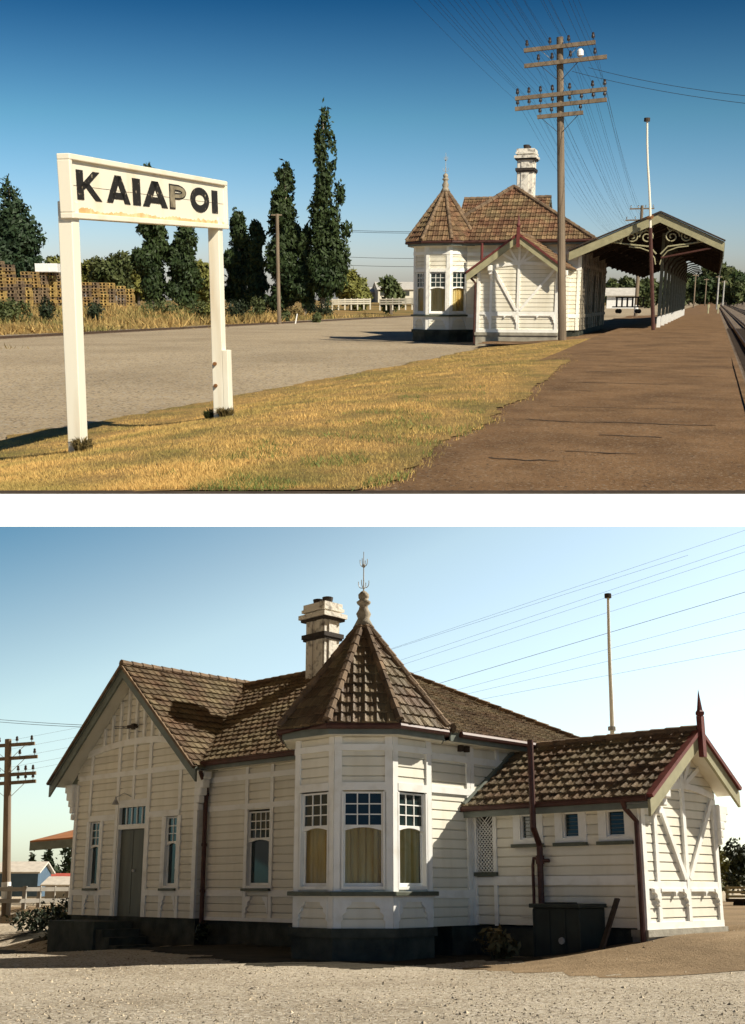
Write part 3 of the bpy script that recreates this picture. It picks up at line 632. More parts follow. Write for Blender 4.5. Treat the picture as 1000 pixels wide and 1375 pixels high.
def ground_mat(name, cols, scale, big, bump, bscale, rough=.95, speck=None, tint=0):
    """three colours mixed by a broad and a fine noise, with optional dark or pale specks"""
    m = bpy.data.materials.new(name); m.use_nodes = True; nt = m.node_tree; p = nt.nodes['Principled BSDF']; p.inputs['Roughness'].default_value = rough; p.inputs['Specular IOR Level'].default_value = .12
    t = nt.nodes.new('ShaderNodeTexCoord').outputs['Object']
    def nz(s, d=8, r=.6):
        n = nt.nodes.new('ShaderNodeTexNoise'); n.inputs['Scale'].default_value = s; n.inputs['Detail'].default_value = d; n.inputs['Roughness'].default_value = r; nt.links.new(t, n.inputs['Vector']); return n.outputs[0]
    def mr(x, a, b):
        n = nt.nodes.new('ShaderNodeMapRange'); n.inputs[1].default_value = a; n.inputs[2].default_value = b; nt.links.new(x, n.inputs[0]); return n.outputs[0]
    def mix(f, a, b):
        n = nt.nodes.new('ShaderNodeMix'); n.data_type = 'RGBA'; nt.links.new(f, n.inputs[0])
        for i, c in ((6, a), (7, b)):
            if isinstance(c, tuple): n.inputs[i].default_value = (*c, 1)
            else: nt.links.new(c, n.inputs[i])
        return n.outputs[2]
    c = mix(mr(nz(scale), .35, .65), cols[0], cols[1]); c = mix(mr(nz(big, 5), .42, .68), c, cols[2])
    if speck:
        v = nt.nodes.new('ShaderNodeTexVoronoi'); v.inputs['Scale'].default_value = speck[0]; nt.links.new(t, v.inputs['Vector'])
        sepc = nt.nodes.new('ShaderNodeSeparateColor'); nt.links.new(v.outputs['Color'], sepc.inputs[0])
        c = mix(mr(sepc.outputs[0], speck[2], 1.0), c, speck[1]); 
        if len(speck) > 3: c = mix(mr(sepc.outputs[1], speck[2], 1.0), c, speck[3])
    if tint:
        at_ = nt.nodes.new('ShaderNodeAttribute'); at_.attribute_name = 'tint'; mt = nt.nodes.new('ShaderNodeMapRange'); mt.inputs[3].default_value = 1-tint; mt.inputs[4].default_value = 1+tint; nt.links.new(at_.outputs['Fac'], mt.inputs[0])
        mm = nt.nodes.new('ShaderNodeMix'); mm.data_type = 'RGBA'; mm.blend_type = 'MULTIPLY'; mm.inputs[0].default_value = 1; nt.links.new(c, mm.inputs[6]); nt.links.new(mt.outputs[0], mm.inputs[7]); c = mm.outputs[2]
    nt.links.new(c, p.inputs['Base Color'])
    b = nt.nodes.new('ShaderNodeBump'); b.inputs['Strength'].default_value = bump; b.inputs['Distance'].default_value = .04; nt.links.new(nz(bscale, 10, .7), b.inputs['Height']); nt.links.new(b.outputs[0], p.inputs['Normal'])
    return m
gravelA = ground_mat('grey_gravel', [(.42, .33, .215), (.50, .40, .27), (.34, .265, .17)], 9, .22, .8, 30, speck=(26, (.10, .085, .065), .75, (.42, .38, .32)))
asphalt = ground_mat('old_brown_asphalt', [(.205, .118, .058), (.255, .155, .082), (.125, .073, .038)], 2.6, .9, .6, 45, speck=(60, (.30, .23, .16), .86, (.07, .05, .035)))
dryg = ground_mat('dry_turf', [(.44, .29, .11), (.30, .19, .075), (.20, .16, .06)], 7, .9, 1.0, 40)
fieldm = ground_mat('dry_field', [(.36, .23, .085), (.26, .17, .07), (.13, .12, .045)], 1.2, .15, 1.0, 10)
ballast = ground_mat('track_ballast', [(.17, .13, .10), (.23, .18, .14), (.13, .10, .075)], 12, .6, 1.0, 22, speck=(20, (.07, .055, .045), .7, (.33, .28, .22)))
gravelB = ground_mat('pale_gravel', [(.41, .35, .26), (.50, .43, .33), (.31, .255, .18)], 6, .35, .9, 26, speck=(34, (.13, .105, .08), .76, (.62, .56, .46)))
dirt = ground_mat('brown_dirt', [(.22, .155, .09), (.29, .21, .125), (.17, .12, .07)], 3, .5, .8, 18)
def sheet(name, qa, zf, m, s_end=4000, s0=None, kind='structure', n_s=70, off=0, edge=0):
    """a strip of ground between the q values of qa, running along the platform from the cut at the front"""
    mb = MB(); tau = [0]; d = .07 if edge == 'bank' else .25
    while tau[-1] < s_end: tau.append(tau[-1]+d); d *= 1.0 if edge == 'bank' else 1.09
    tau[-1] = s_end; G = []
    for q in qa:
        col = []; qf = -4 if edge == 'bank' else q
        for t in tau:
            st = (YC+qf*SA)/CA if s0 is None else s0
            s = st+t; qq = q
            if edge == 'bank': qq = q_left(s)+(q_right(s)-q_left(s))*q; 
            elif edge and q in (qa[0], qa[-1]): qq = q+edge*(noise.noise(Vector((s*.7, q, 0)))+.6*noise.noise(Vector((s*2.7, q, 3))))
            if s0 is None: s = max(s, (YC+qq*SA)/CA)
            x, y = qq*CA+s*SA, -qq*SA+s*CA
            col.append((x, y, zf(x, y)+off))
        G.append(col)
    base = 0; mb.v = [p for c in G for p in c]; k = len(tau)
    for i in range(len(G)-1):
        for j in range(k-1): mb.f.append((i*k+j, (i+1)*k+j, (i+1)*k+j+1, i*k+j+1)); mb.t.append(.5)
    o = mb.build(name, m, smooth=True); return tag(o, kind=kind)

# ---------------------------------------------------------------- plants
def leafm(name, a, b, t=.35):
    m = mat(name, a, .6, .35, 0, b, tint=t, spec=.25); p = m.node_tree.nodes['Principled BSDF']
    return m
poplm = leafm('poplar_leaves', (.020, .036, .012), (.038, .058, .018))
pinem = leafm('pine_needles', (.018, .036, .018), (.030, .052, .022))
willm = leafm('willow_leaves', (.16, .16, .04), (.11, .12, .035))
bushm = leafm('bush_leaves', (.055, .075, .026), (.085, .095, .034))
darkb = leafm('dark_bush_leaves', (.016, .026, .012), (.028, .038, .016))
drybm = leafm('dry_weed', (.20, .14, .055), (.12, .10, .04))
barkm = mat('bark', (.16, .13, .10), .9, 5, .4, bump=.3)
paleb = mat('pale_bark', (.30, .26, .20), .9, 5, .3, bump=.3)
def leaves(mb, lobes, n, size, rnd, shell=.5, gap=.0, up=0.0):
    vol = [l[3]*l[3]*l[4] for l in lobes]; tot = sum(vol)
    for l, v in zip(lobes, vol):
        cx, cy, cz, rx, rz = l; m_ = int(n*v/tot)+3; off = Vector((rnd.uniform(0, 99), 0, 0))
        for i in range(m_):
            while True:
                d = Vector((rnd.uniform(-1, 1), rnd.uniform(-1, 1), rnd.uniform(-1, 1)))
                if .05 < d.length < 1: break
            d.normalize(); r = shell+(1-shell)*rnd.random()**.6
            if rnd.random() < .25: r = rnd.random()**.5
            bumpy = 1+.28*noise.noise(d*2.2+off)+.16*noise.noise(d*5+off)
            p = Vector((cx, cy, cz))+Vector((d.x*rx, d.y*rx, d.z*rz))*r*bumpy
            if gap and noise.noise(p/(size*5)+off) < -gap: continue
            s = size*rnd.uniform(.55, 1.25)
            a = Vector((rnd.gauss(0, 1), rnd.gauss(0, 1), rnd.gauss(0, 1)+up)); a.normalize(); b = a.cross(d+Vector((.01, .02, .03))).normalized(); 
            if rnd.random() < .4: b = a.cross(Vector((rnd.gauss(0, 1), rnd.gauss(0, 1), rnd.gauss(0, 1)))).normalized()
            mb.cur = min(1, max(0, rnd.gauss(.5, .28)))
            mb.face([p-a*s, p+b*s*.45, p+a*s, p-b*s*.45])
def tree(name, label, cat, loc, lobes, n, size, m, trunk=(.18, 2.0), bark=None, group=None, seed=1, gap=.0, limbs=4, shell=.5, up=0):
    rnd = random.Random(seed); t = thing(name, label, cat, loc, 0, group)
    mb = MB(); leaves(mb, lobes, n, size, rnd, shell, gap, up); mb.build('crown', m, t)
    mb = MB(); r, h = trunk; top = max(l[2]+l[4]*.3 for l in lobes)
    pts = [(rnd.uniform(-.03, .03)*i, rnd.uniform(-.03, .03)*i, -.3+(max(h, top)+.3)*i/6) for i in range(7)]
    mb.tube(pts, [r*(1-.13*i) for i in range(7)], 7)
    for i in range(limbs):
        l = lobes[i % len(lobes)]; z0 = h*rnd.uniform(.5, 1.0)
        mb.tube([(0, 0, z0), ((l[0])*.5+rnd.uniform(-.2, .2), l[1]*.5, (z0+l[2])*.5), (l[0]+rnd.uniform(-.3, .3)*l[3], l[1]+rnd.uniform(-.3, .3)*l[3], l[2]+.3*l[4])], [r*.5, r*.3, r*.08], 5)
    mb.build('trunk', bark or barkm, t); return t
def bush(name, label, loc, rx, rz, n, size, m, seed, group=None, cat='bush', gap=.1):
    rnd = random.Random(seed); mb = MB()
    lob = [(rnd.uniform(-.5, .5)*rx, rnd.uniform(-.4, .4)*rx, rz*rnd.uniform(.3, .65), rx*rnd.uniform(.4, .65), rz*rnd.uniform(.4, .6)) for _ in range(5)]
    leaves(mb, lob, n, size, rnd, .4, gap); mb.v = [(x, y, max(z, -.02)) for x, y, z in mb.v]
    for i in range(6): a = rnd.uniform(0, 6.28); mb.cur = .2; mb.tube([(0, 0, -.05), (cos(a)*rx*.5, sin(a)*rx*.5, rz*.7)], [.03*rx, .008*rx], 4)
    o = mb.build(name, m); put(o, loc); return tag(o, label, cat, group)
def grass_blades(name, pts, m, h, label_kind='stuff', wid=.12):
    mb = MB(); rnd = random.Random(5)
    for (x, y, z, k) in pts:
        hh = h*k*rnd.uniform(.5, 1.4); a = rnd.uniform(0, 6.28); ln = rnd.uniform(0, 1.5)*hh; b = rnd.uniform(0, 6.28); w_ = hh*wid
        mb.cur = rnd.random()
        mb.face([(x-cos(a)*w_, y-sin(a)*w_, z-.01), (x+cos(a)*w_, y+sin(a)*w_, z-.01), (x+cos(b)*ln, y+sin(b)*ln, z+hh)])
    o = mb.build(name, m); return tag(o, kind=label_kind)

# ================================================================ UPPER PLACE
PL = A
station('cream weatherboard station of the upper view, small gable facing us beside the pole',
    dict(W=4.79, r=.16, xe=10.6, ey0=1.30, zg=3.12, zr=5.10, ym=2.62, yb=5.45, zp=5.25, gb=3.2, xa=8.7, wx=6.1, chx=5.7, chw=(.40, .30), cht=6.78,
         cx=10.06, cy=.32, a=.85, zap=4.97, yw=2.34, xw=13.91, Ww=2.71, zwe=2.02, zwr=3.15, yr=3.73, slw=.70, ybr=5.25, sw=((.85, 1.1), (1.6, 1.85), (2.35, 2.6)), px=.55, pj=-.1, pipered=True, steps=False))
Q = [-4000, -1500, -600, -300, -150, -100, -80, -70, -62, -56, -50, -45, -40, -36, -32, -28, -24, -20, -16, -12, -9, -8, -7.4, -6.8, -6.2, -5.6, -5, -4.4, -3.8, -3.2, -2.6, -2, -1, 0, .40]
sheet('ground', Q, zA, gravelA, off=-.012)
sheet('dry_field', [-3000, -600, -300, -150, -100, -80, -70, -62, -56, -50, -45, -40, -36, -32, -29.5], zA, fieldm, off=.004, edge=.8)
sheet('grass_bank', [i/14 for i in range(15)], zA, dryg, s_end=31, off=.016, edge='bank')
zplat = lambda x, y: -.12+.165*smooth((y-20)/19)+.005*noise.noise(Vector((x*.5, y*.5, 0)))
sheet('platform', [-3.3, -2.75, -2.0, -1.2, -.6, -.1, .415], zplat, asphalt, s_end=3900, off=.004, edge=.0)
sheet('platform_apron', [-7.2, -6, -5, -4, -3, -2.6], lambda x, y: max(zA(x, y), -.30), asphalt, s_end=70, s0=36, off=.006, edge=.5)
rnd = random.Random(77); mb = MB()
for k_ in range(26):
    s = YC+1.2+k_*1.1+rnd.uniform(-.4, .4)+.02*k_*k_; q0, q1 = sorted((rnd.uniform(-2.2, .2), rnd.uniform(-2.2, .38)))
    if q1-q0 < .5: q1 = q0+.6
    pts = []; q = q0; w0 = rnd.uniform(.006, .016)*(1+.05*k_)
    while q < q1: pts.append((q, s+.10*noise.noise(Vector((q*2, k_, 0)))+.05*noise.noise(Vector((q*9, k_, 5))))); q += .05
    for (qa_, sa_), (qb_, sb_) in zip(pts, pts[1:]):
        wa = w0*(1+.8*noise.noise(Vector((qa_*6, k_, 2)))); f4 = [(qa_, sa_-wa), (qb_, sb_-wa), (qb_, sb_+wa), (qa_, sa_+wa)]
        f4 = [(u_*CA+v_*SA, -u_*SA+v_*CA) for u_, v_ in f4]
        mb.face([(x, y, zplat(x, y)+.009) for x, y in f4])
tag(mb.build('platform_cracks', darkw), kind='structure')
# face of the platform edge, ballast bed
mb = MB(); k0 = (YC+.42*SA)/CA; e = lambda q, s, z: (q*CA+s*SA, -q*SA+s*CA, z)
mb.prism([e(.415, k0, -.8), e(.50, k0+.03, -.8), e(.50, 3000, -.8), e(.415, 3000, -.8)], [e(.415, k0, -.098), e(.50, k0+.03, -.098), e(.50, 3000, -.098), e(.415, 3000, -.098)])
tag(mb.build('platform_kerb', asphalt), kind='structure')
zb = lambda x, y: -.60
sheet('ballast_bed', [.49, 1.5, 2.5, 4, 6, 9, 20, 60, 300, 2000], zb, ballast)
# white strip standing for the margin between the prints, sloped towards the sun
a0 = at_y(A, 500, 661.5, YC); a0.z = -.125; b0 = at_y(A, 500, 707, YC-.24)
mb = MB(); mb.prism([(-60, YC+.03, b0.z-.02), (-60, YC-.24, b0.z), (-60, YC, a0.z), (-60, YC+.03, a0.z)], [(60, YC+.03, b0.z-.02), (60, YC-.24, b0.z), (60, YC, a0.z), (60, YC+.03, a0.z)])
mb.box((2.66, YC-.20, -.95), (60, YC-.02, b0.z-.021)); tag(mb.build('margin_strip', mat('margin_white', (.90, .90, .90), .6, 3, .02)), kind='structure')
mb = MB(); mb.box((-60, YC-.012, a0.z-.001), (60, YC+.028, a0.z+.012)); tag(mb.build('deck_edge', darkw), kind='structure')
# grass of the bank
rnd = random.Random(3); pts = []
while len(pts) < 170000:
    Y = YC+28*rnd.random()**1.9; X = rnd.uniform(-.40, .32)*Y; q = qs_(X, Y); s = X*SA+Y*CA
    if not (q_left(s)+.05 < q < q_right(s)+.12) or (Y < YC+.05): continue
    edge_ = min(1, (q_right(s)+.12-q)*1.2+.05, (q-q_left(s))*1.5+.3)
    if rnd.random() > edge_: continue
    pts.append((X, Y, zA(X, Y)+.018, (.75+.6*noise.noise(Vector((X*1.3, Y*1.3, 9))))*(1+.02*Y)))
gm = ground_mat('dry_grass_blades', [(.68, .44, .155), (.54, .35, .12), (.30, .25, .08)], 6, .9, .1, 5, tint=.25)
grass_blades('grass', pts, gm, .020, wid=.12)
pts = []
for _ in range(26000):
    Y = 32+75*rnd.random(); X = rnd.uniform(-.40, .05)*Y; q = qs_(X, Y)
    if q > -29+2.5*noise.noise(Vector((X*.15, Y*.15, 0))): continue
    if noise.noise(Vector((X*.25, Y*.25, 4))) < -.25: continue
    pts.append((X, Y, zA(X, Y), .6+.5*abs(noise.noise(Vector((X*.2, Y*.2, 2))))*2))
for _ in range(9000):
    Y = 36+60*rnd.random(); X = rnd.uniform(-.42, .02)*Y; q = qs_(X, Y)
    if not -29 < q < -20+2.5*noise.noise(Vector((X*.2, Y*.2, 11))) or noise.noise(Vector((X*.13, Y*.13, 14))) < .02+.05*(q+29): continue
    pts.append((X, Y, zA(X, Y), rnd.uniform(.15, .38)))
gm2 = ground_mat('rank_dry_grass', [(.40, .26, .10), (.27, .19, .075), (.11, .13, .045)], .5, .10, .1, 5, tint=.4)
grass_blades('rank_grass', pts, gm2, .42)
def tuft(name, label, loc, r, h, n, m, seed, cat='weed', group=None):
    rnd = random.Random(seed); mb = MB()
    for i in range(n):
        a = rnd.uniform(0, 6.28); q = r*.35*rnd.random()**.5; x, y = cos(a)*q, sin(a)*q; hh = h*rnd.uniform(.4, 1); ln = r*rnd.uniform(.1, 1.0); w_ = .006+.01*h; b_ = rnd.uniform(0, 6.28); mb.cur = rnd.random()
        mx_, my_ = x+cos(a)*ln*.35, y+sin(a)*ln*.35
        mb.face([(x-cos(b_)*w_, y-sin(b_)*w_, -.02), (x+cos(b_)*w_, y+sin(b_)*w_, -.02), (mx_+cos(b_)*w_*.7, my_+sin(b_)*w_*.7, hh*.7), (mx_-cos(b_)*w_*.7, my_-sin(b_)*w_*.7, hh*.7)])
        mb.face([(mx_-cos(b_)*w_*.7, my_-sin(b_)*w_*.7, hh*.7), (mx_+cos(b_)*w_*.7, my_+sin(b_)*w_*.7, hh*.7), (x+cos(a)*ln, y+sin(a)*ln, hh*(1-.35*ln/r))])
    o = mb.build(name, m); put(o, loc); return tag(o, label, cat, group)
pts = []
rnd = random.Random(31)
for _ in range(30000):                                   # green clumps near the platform edge
    Y = YC+9*rnd.random()**1.5; X = rnd.uniform(-.2, .1)*Y; q = qs_(X, Y); s = X*SA+Y*CA
    if not (q_right(s)-1.6 < q < q_right(s)+.04) or noise.noise(Vector((X*1.6, Y*1.6, 21))) < .02+.25*(q_right(s)-q)/1.6: continue
    pts.append((X, Y, zA(X, Y)+.018, rnd.uniform(.8, 1.5)))
grass_blades('green_grass', pts, mat('green_blades', (.16, .20, .05), .7, 4, .4, tint=.35), .024, wid=.11)
# weeds around the sign posts and along the gravel edge
k = 0
for (u, v, Y, rx, rz, n, mm, lb) in ((112, 606, 10.3, .17, .16, 260, drybm, 'dry weed tuft around the foot of the near sign post'), (303, 556, 13.7, .20, .14, 260, drybm, 'straw coloured weed tuft around the foot of the far sign post'), (282, 552, 13.9, .15, .14, 200, bushm, 'small green weed tuft left of the far sign post')):
    k += 1; p = at_y(A, u, v, Y); tuft('weed_tuft', lb, (p.x, p.y, zA(p.x, p.y)+.01), rx*.9, rz*1.1, n, mm, k)
# ---- the station name board
def letter_strokes(c):
    return {'K': [((.12, 0), (.12, 1)), ((.16, .36), (.84, 1.0)), ((.38, .56), (.90, 0))], 'A': [((.06, 0), (.5, 1)), ((.94, 0), (.5, 1)), ((.22, .27), (.78, .27))], 'I': [((.5, 0), (.5, 1))],
            'P': [((.14, 0), (.14, 1)), ((.14, .94), (.62, .94)), ((.62, .94), (.84, .84)), ((.84, .86), (.84, .58)), ((.84, .60), (.62, .48)), ((.14, .48), (.64, .48))]}[c]
pl0, pl1 = at_y(A, 104, 600, 10.4), at_y(A, 92.5, 290, 10.4); pr0, pr1 = at_y(A, 296, 553, 13.8), at_y(A, 289, 307, 13.8)
sg = thing('station_sign', 'white station name board reading KAIAPOI in black letters, on two white posts', 'sign', (pl0.x, pl0.y, zA(pl0.x, pl0.y)))
base = Vector((pl0.x, pl0.y, zA(pl0.x, pl0.y)))
du = Vector((pr1.x-pl1.x, pr1.y-pl1.y, 0)); Ls = du.length; du.normalize(); dn = Vector((du.y, -du.x, 0)); tiltz = .033
for b_, t_ in ((pl0, pl1), (pr0, pr1)):
    mb = MB(); b2 = Vector(b_)-base; t2 = Vector(t_)-base; b2.z = zA(b_.x, b_.y)-base.z-.2; t2.z = t_.z-base.z+.12
    r = .068; up = Vector((0, 0, 1))
    c4 = lambda c: [c-du*r-dn*r, c+du*r-dn*r, c+du*r+dn*r, c-du*r+dn*r]
    mb.prism(c4(b2), c4(t2)); mb.build('post', postw, sg, bevel=.008)
mb = MB(); c = Vector(pr0)-base; c.z = 0; q4 = lambda z: [c+dn*.07-du*.07+Vector((0, 0, z)), c+dn*.07+du*.07+Vector((0, 0, z)), c+dn*.14+du*.07+Vector((0, 0, z)), c+dn*.14-du*.07+Vector((0, 0, z))]
mb.prism(q4(zA(pr0.x, pr0.y)-base.z-.15), q4(.80)); mb.build('splint_board', postw, sg, bevel=.006)
for z in (.38, .64):
    mb = MB(); p = c-du*.07+Vector((0, 0, z)); mb.tube([p+du*.01-dn*.02, p-du*.03-dn*.02], .022, 8); mb.build('bolt', rustm, sg)
def bp(u, z, d): return pl1-base+du*u+Vector((0, 0, z-pl1.z+u*tiltz))+dn*d
zb0, zb1 = 1.75, 2.285; u0, u1 = -.10, Ls+.20
def bbox(mb, a, b, z0, z1, d0, d1): mb.prism([bp(a, z0, d1), bp(b, z0, d1), bp(b, z0, d0), bp(a, z0, d0)], [bp(a, z1, d1), bp(b, z1, d1), bp(b, z1, d0), bp(a, z1, d0)])
mb = MB(); bbox(mb, u0+.05, u1-.05, zb0+.05, zb0+.275, -.02, .06); bbox(mb, u0+.05, u1-.05, zb0+.281, zb1-.05, -.02, .06); bo = mb.build('board', signw, sg)
mb = MB(); bbox(mb, u0, u1, zb1-.05, zb1, -.03, .095); bbox(mb, u0, u1, zb0, zb0+.05, -.03, .095); bbox(mb, u0, u0+.05, zb0+.05, zb1-.05, -.03, .093); bbox(mb, u1-.05, u1, zb0+.05, zb1-.05, -.03, .093); bbox(mb, u0+.05, u1-.05, zb0+.05, zb1-.05, -.05, -.031)
mb.build('frame', signw, sg, bevel=.008)
mb = MB(); rnd = random.Random(9)
for i in range(300):
    f_ = lambda k_: zb0+.082+.030*noise.noise(Vector((k_*.03, 0, 0)))+.022*noise.noise(Vector((k_*.16, 3, 0)))+.012*noise.noise(Vector((k_*.6, 5, 0)))
    g_ = lambda k_: u0+.06+(u1-u0-.12)*k_/300
    mb.prism([bp(g_(i), zb0+.0505, .0602), bp(g_(i+1), zb0+.0505, .0602), bp(g_(i+1), f_(i+1), .0602), bp(g_(i), f_(i), .0602)], [bp(g_(i), zb0+.0505, .0625), bp(g_(i+1), zb0+.0505, .0625), bp(g_(i+1), f_(i+1), .0625), bp(g_(i), f_(i), .0625)])
mb.build('rust_stain', mat('rust_streaks', (.55, .36, .15), .9, 9, 0, (.72, .58, .34), streak=True), bo)
def sign_u(px):
    o = Vector((0, 0, A.h)); d = ray(A, px, 262); o2 = pl1+dn*.06; t = (o2-o).dot(dn)/d.dot(dn); p = o+d*t; return (p-pl1).dot(du)
lh0, lh1 = zb0+.165, zb0+.415
for ch, xa_, xb_ in (('K', 104, 135), ('A', 145, 172), ('I', 177, 189), ('A', 193.5, 222), ('P', 226, 250), ('O', 255, 280), ('I', 283, 292)):
    a, b = sign_u(xa_), sign_u(xb_); mb = MB(); sw_ = .078; W_ = b-a; H_ = lh1-lh0
    bb2 = lambda u, z, d: bp(a+u, z, d)
    def stroke(p, q, wd, d=.066, a=a, W_=W_):
        (x0, y0), (x1, y1) = (p[0]*W_, p[1]*H_), (q[0]*W_, q[1]*H_); l = sqrt((x1-x0)**2+(y1-y0)**2); nx, nz = -(y1-y0)/l*wd/2, (x1-x0)/l*wd/2
        if abs(x1-x0) > .02 and abs(y1-y0) > .02: ww = wd/abs(nz/ (wd/2)) if False else wd; nx, nz = -ww/2*1.15, 0
        c_ = [(x0-nx, y0-nz), (x1-nx, y1-nz), (x1+nx, y1+nz), (x0+nx, y0+nz)]
        mb.prism([bp(a+x, lh0+z, .0605) for x, z in c_], [bp(a+x, lh0+z, d) for x, z in c_])
    if ch == 'O':
        n = 28
        for i in range(n):
            t0, t1 = 2*pi*i/n, 2*pi*(i+1)/n; R0, R1 = W_/2, W_/2*.50; h0, h1 = H_/2+.008, H_/2-.070
            P4 = [(W_/2+cos(t0)*R0, H_/2+sin(t0)*h0), (W_/2+cos(t1)*R0, H_/2+sin(t1)*h0), (W_/2+cos(t1)*R1, H_/2+sin(t1)*h1), (W_/2+cos(t0)*R1, H_/2+sin(t0)*h1)]
            mb.prism([bp(a+x, lh0+z, .0605) for x, z in P4], [bp(a+x, lh0+z, .066) for x, z in P4])
    elif ch == 'I': stroke((.5, 0), (.5, 1), W_*.85)
    elif ch == 'P':                                      # the P has lost most of its paint: an outline round a pale middle
        def pshape(g, d0, d1):
            t_ = W_*.15-g; 
            mb.prism([bp(a+x, lh0+z, d0) for x, z in ((.04*W_+g, g), (.04*W_+.30*W_-g, g), (.34*W_-g, H_-g), (.04*W_+g, H_-g))], [bp(a+x, lh0+z, d1) for x, z in ((.04*W_+g, g), (.34*W_-g, g), (.34*W_-g, H_-g), (.04*W_+g, H_-g))])
            n = 16; cz = H_*.70; P_ = []
            for i in range(n+1):
                t = -pi/2+pi*i/n; P_.append(((.45*W_+cos(t)*(.52*W_-g), cz+sin(t)*(H_*.30-g)), (.45*W_+cos(t)*(.26*W_+g), cz+sin(t)*(H_*.30-.068+g))))
            P_ = [((.30*W_, P_[0][0][1]), (.30*W_, P_[0][1][1]))]+P_+[((.30*W_, P_[-1][0][1]), (.30*W_, P_[-1][1][1]))]
            for (o0, i0), (o1, i1) in zip(P_, P_[1:]): mb.prism([bp(a+x, lh0+z, d0) for x, z in (o0, o1, i1, i0)], [bp(a+x, lh0+z, d1+.0004) for x, z in (o0, o1, i1, i0)])
        pshape(0, .0605, .066)
    else:
        for p, q in letter_strokes(ch): stroke(p, q, .060 if p[1] == q[1] else W_*(.28 if p[0] == q[0] else .25))
    mb.build('letter', blk, bo)
    if ch == 'P':                                        # the P has lost most of its paint: only the outline is left
        mb = MB()
        pshape(.016, .0605, .068)
        mb.build('worn_paint', mat('faded_paint', (.33, .28, .19), .6, 12, .5), bo)
# ---- telegraph poles
def tele_pole(label, base, H, arms, r=.13, top_r=.09, rz=-AP, white_foot=False, group=None, lean=0):
    t = thing('telegraph_pole', label, 'pole', base, rz, group, tilt=(0, lean))
    mb = MB(); n = 8; mb.tube([(0, 0, -.4+(H+.4)*i/n) for i in range(n+1)], [r+(top_r-r)*i/n for i in range(n+1)], 12); mb.build('pole', timber, t)
    ins = []
    for z, xl, xr, pins, br, yo in arms:
        mb = MB(); mb.box((xl, yo-.05, z-.055), (xr, yo+.05, z+.055)); am = mb.build('crossarm', timber, t)
        if br:
            mb = MB()
            for sx in (-1, 1): mb.bar((sx*.55, yo+.02, z-.05), (sx*.07, yo+.03, z-.48), .03, .012)
            mb.build('brace', iron if not br == 2 else darkw, am)
        for x in pins:
            mb = MB(); mb.lathe((x, yo, z+.05), [(.012, 0), (.012, .08), (.05, .08), (.055, .12), (.04, .16), (.045, .20), (.02, .235)], 8); mb.build('insulator', insul, am); ins.append((x, yo, z+.20))
    if white_foot:
        mb = MB(); mb.tube([(0, 0, .1), (0, 0, .75)], r+.006, 12); mb.build('painted_band', whitep, t)
    return t, ins
def wire(p, q, sag, label, cat='wire', group=None, r=.009, n=24):
    p, q = Vector(p), Vector(q); mb = MB()
    mb.tube([p.lerp(q, i/n)-Vector((0, 0, sag*4*(i/n)*(1-i/n))) for i in range(n+1)], r, 4, cap=False)
    return tag(mb.build('overhead_wire', wirem), label, cat, group)
px = lambda n, a, b: [a+(b-a)*i/(n-1) for i in range(n)]
pb = at_y(A, 754.5, 460, 36.6); pt = at_y(A, 751.5, 57, 36.6); Hp = pt.z-pb.z
zz = lambda v: at_y(A, 752, v, 36.6).z-pb.z
ARM = [(zz(65), -1.06, 1.07, [-.97, -.28, .28, 1.0], 1, -.15), (zz(86), -1.06, 1.40, [-.63, -.22, .33, 1.05], 2, -.15), (zz(129), -1.35, 1.40, [-1.28, -.93, -.58, -.22, .30, .98, 1.34], 0, -.15), (zz(143), -1.36, 1.40, [-1.28, -.93, -.58, -.22, .30, .65, 1.0, 1.34], 0, -.15), (zz(157), -.68, .70, [-.60, -.25, .62], 2, -.15)]
lean = atan((pt.x-pb.x)/Hp)
tp, ins = tele_pole('tall weathered telegraph pole with five crossarms standing on the grass beside the platform', (pb.x, pb.y, zA(pb.x, pb.y)), Hp+.12, ARM, .135, .10, lean=lean)
mb = MB(); mb.lathe((.62, -.15, zz(86)+.08), [(.05, 0), (.10, .03), (.10, .16), (.05, .22)], 10); mb.build('white_insulator', insulw, tp)
Mt = Matrix.Translation((pb.x, pb.y, zA(pb.x, pb.y))) @ Matrix.Rotation(-AP, 4, 'Z') @ Matrix.Rotation(lean, 4, 'Y')
wi = [Mt @ Vector(p) for p in ins]
far = at_y(A, 853, 430, 98); ft = at_y(A, 853, 276, 98)
F2 = [(ft.z+.1-.25, -1.0, 1.0, [-.9, -.3, .3, .9], 1, 0), (ft.z+.1-1.15, -1.3, 1.45, [-1.2, -.5, .5, 1.3], 2, 0), (ft.z+.1-2.1, -1.3, 1.3, [-1.2, -.8, -.4, .4, .8, 1.2], 0, 0), (ft.z+.1-2.5, -1.3, 1.3, [-1.2, -.8, -.4, .4, .8, 1.2], 0, 0)]
tele_pole('dark telegraph pole with four crossarms seen above the platform canopy, farther along the line', (far.x, far.y, -.1), ft.z+.1, F2, .17, .12, white_foot=True)
dz = far.z-pb.z
for i, p in enumerate(wi):
    dP = Vector((far.x-pb.x, far.y-pb.y, 0)); q = p+dP+Vector((0, 0, -1.1)); wire(p, q, .9, 'thin telegraph wire running from the tall pole to the pole behind the canopy', group='wires beyond the tall pole', r=.0035)
    wire(p-dP*1.0+Vector((0, 0, .9)), p, .9, 'thin telegraph wire running from the tall pole over our heads', group='wires towards us from the tall pole', r=.0035)
for k, (v0, v1, lb) in enumerate(((94, 125, 'upper of two service wires crossing the sky right of the tall pole'), (99, 136, 'lower of two service wires crossing the sky right of the tall pole'))):
    p = at_y(A, 790-22*k, v0-3, 36.5); q = at_y(A, 1060, v1+9, 30); wire(p, q, .12, lb, r=.006)
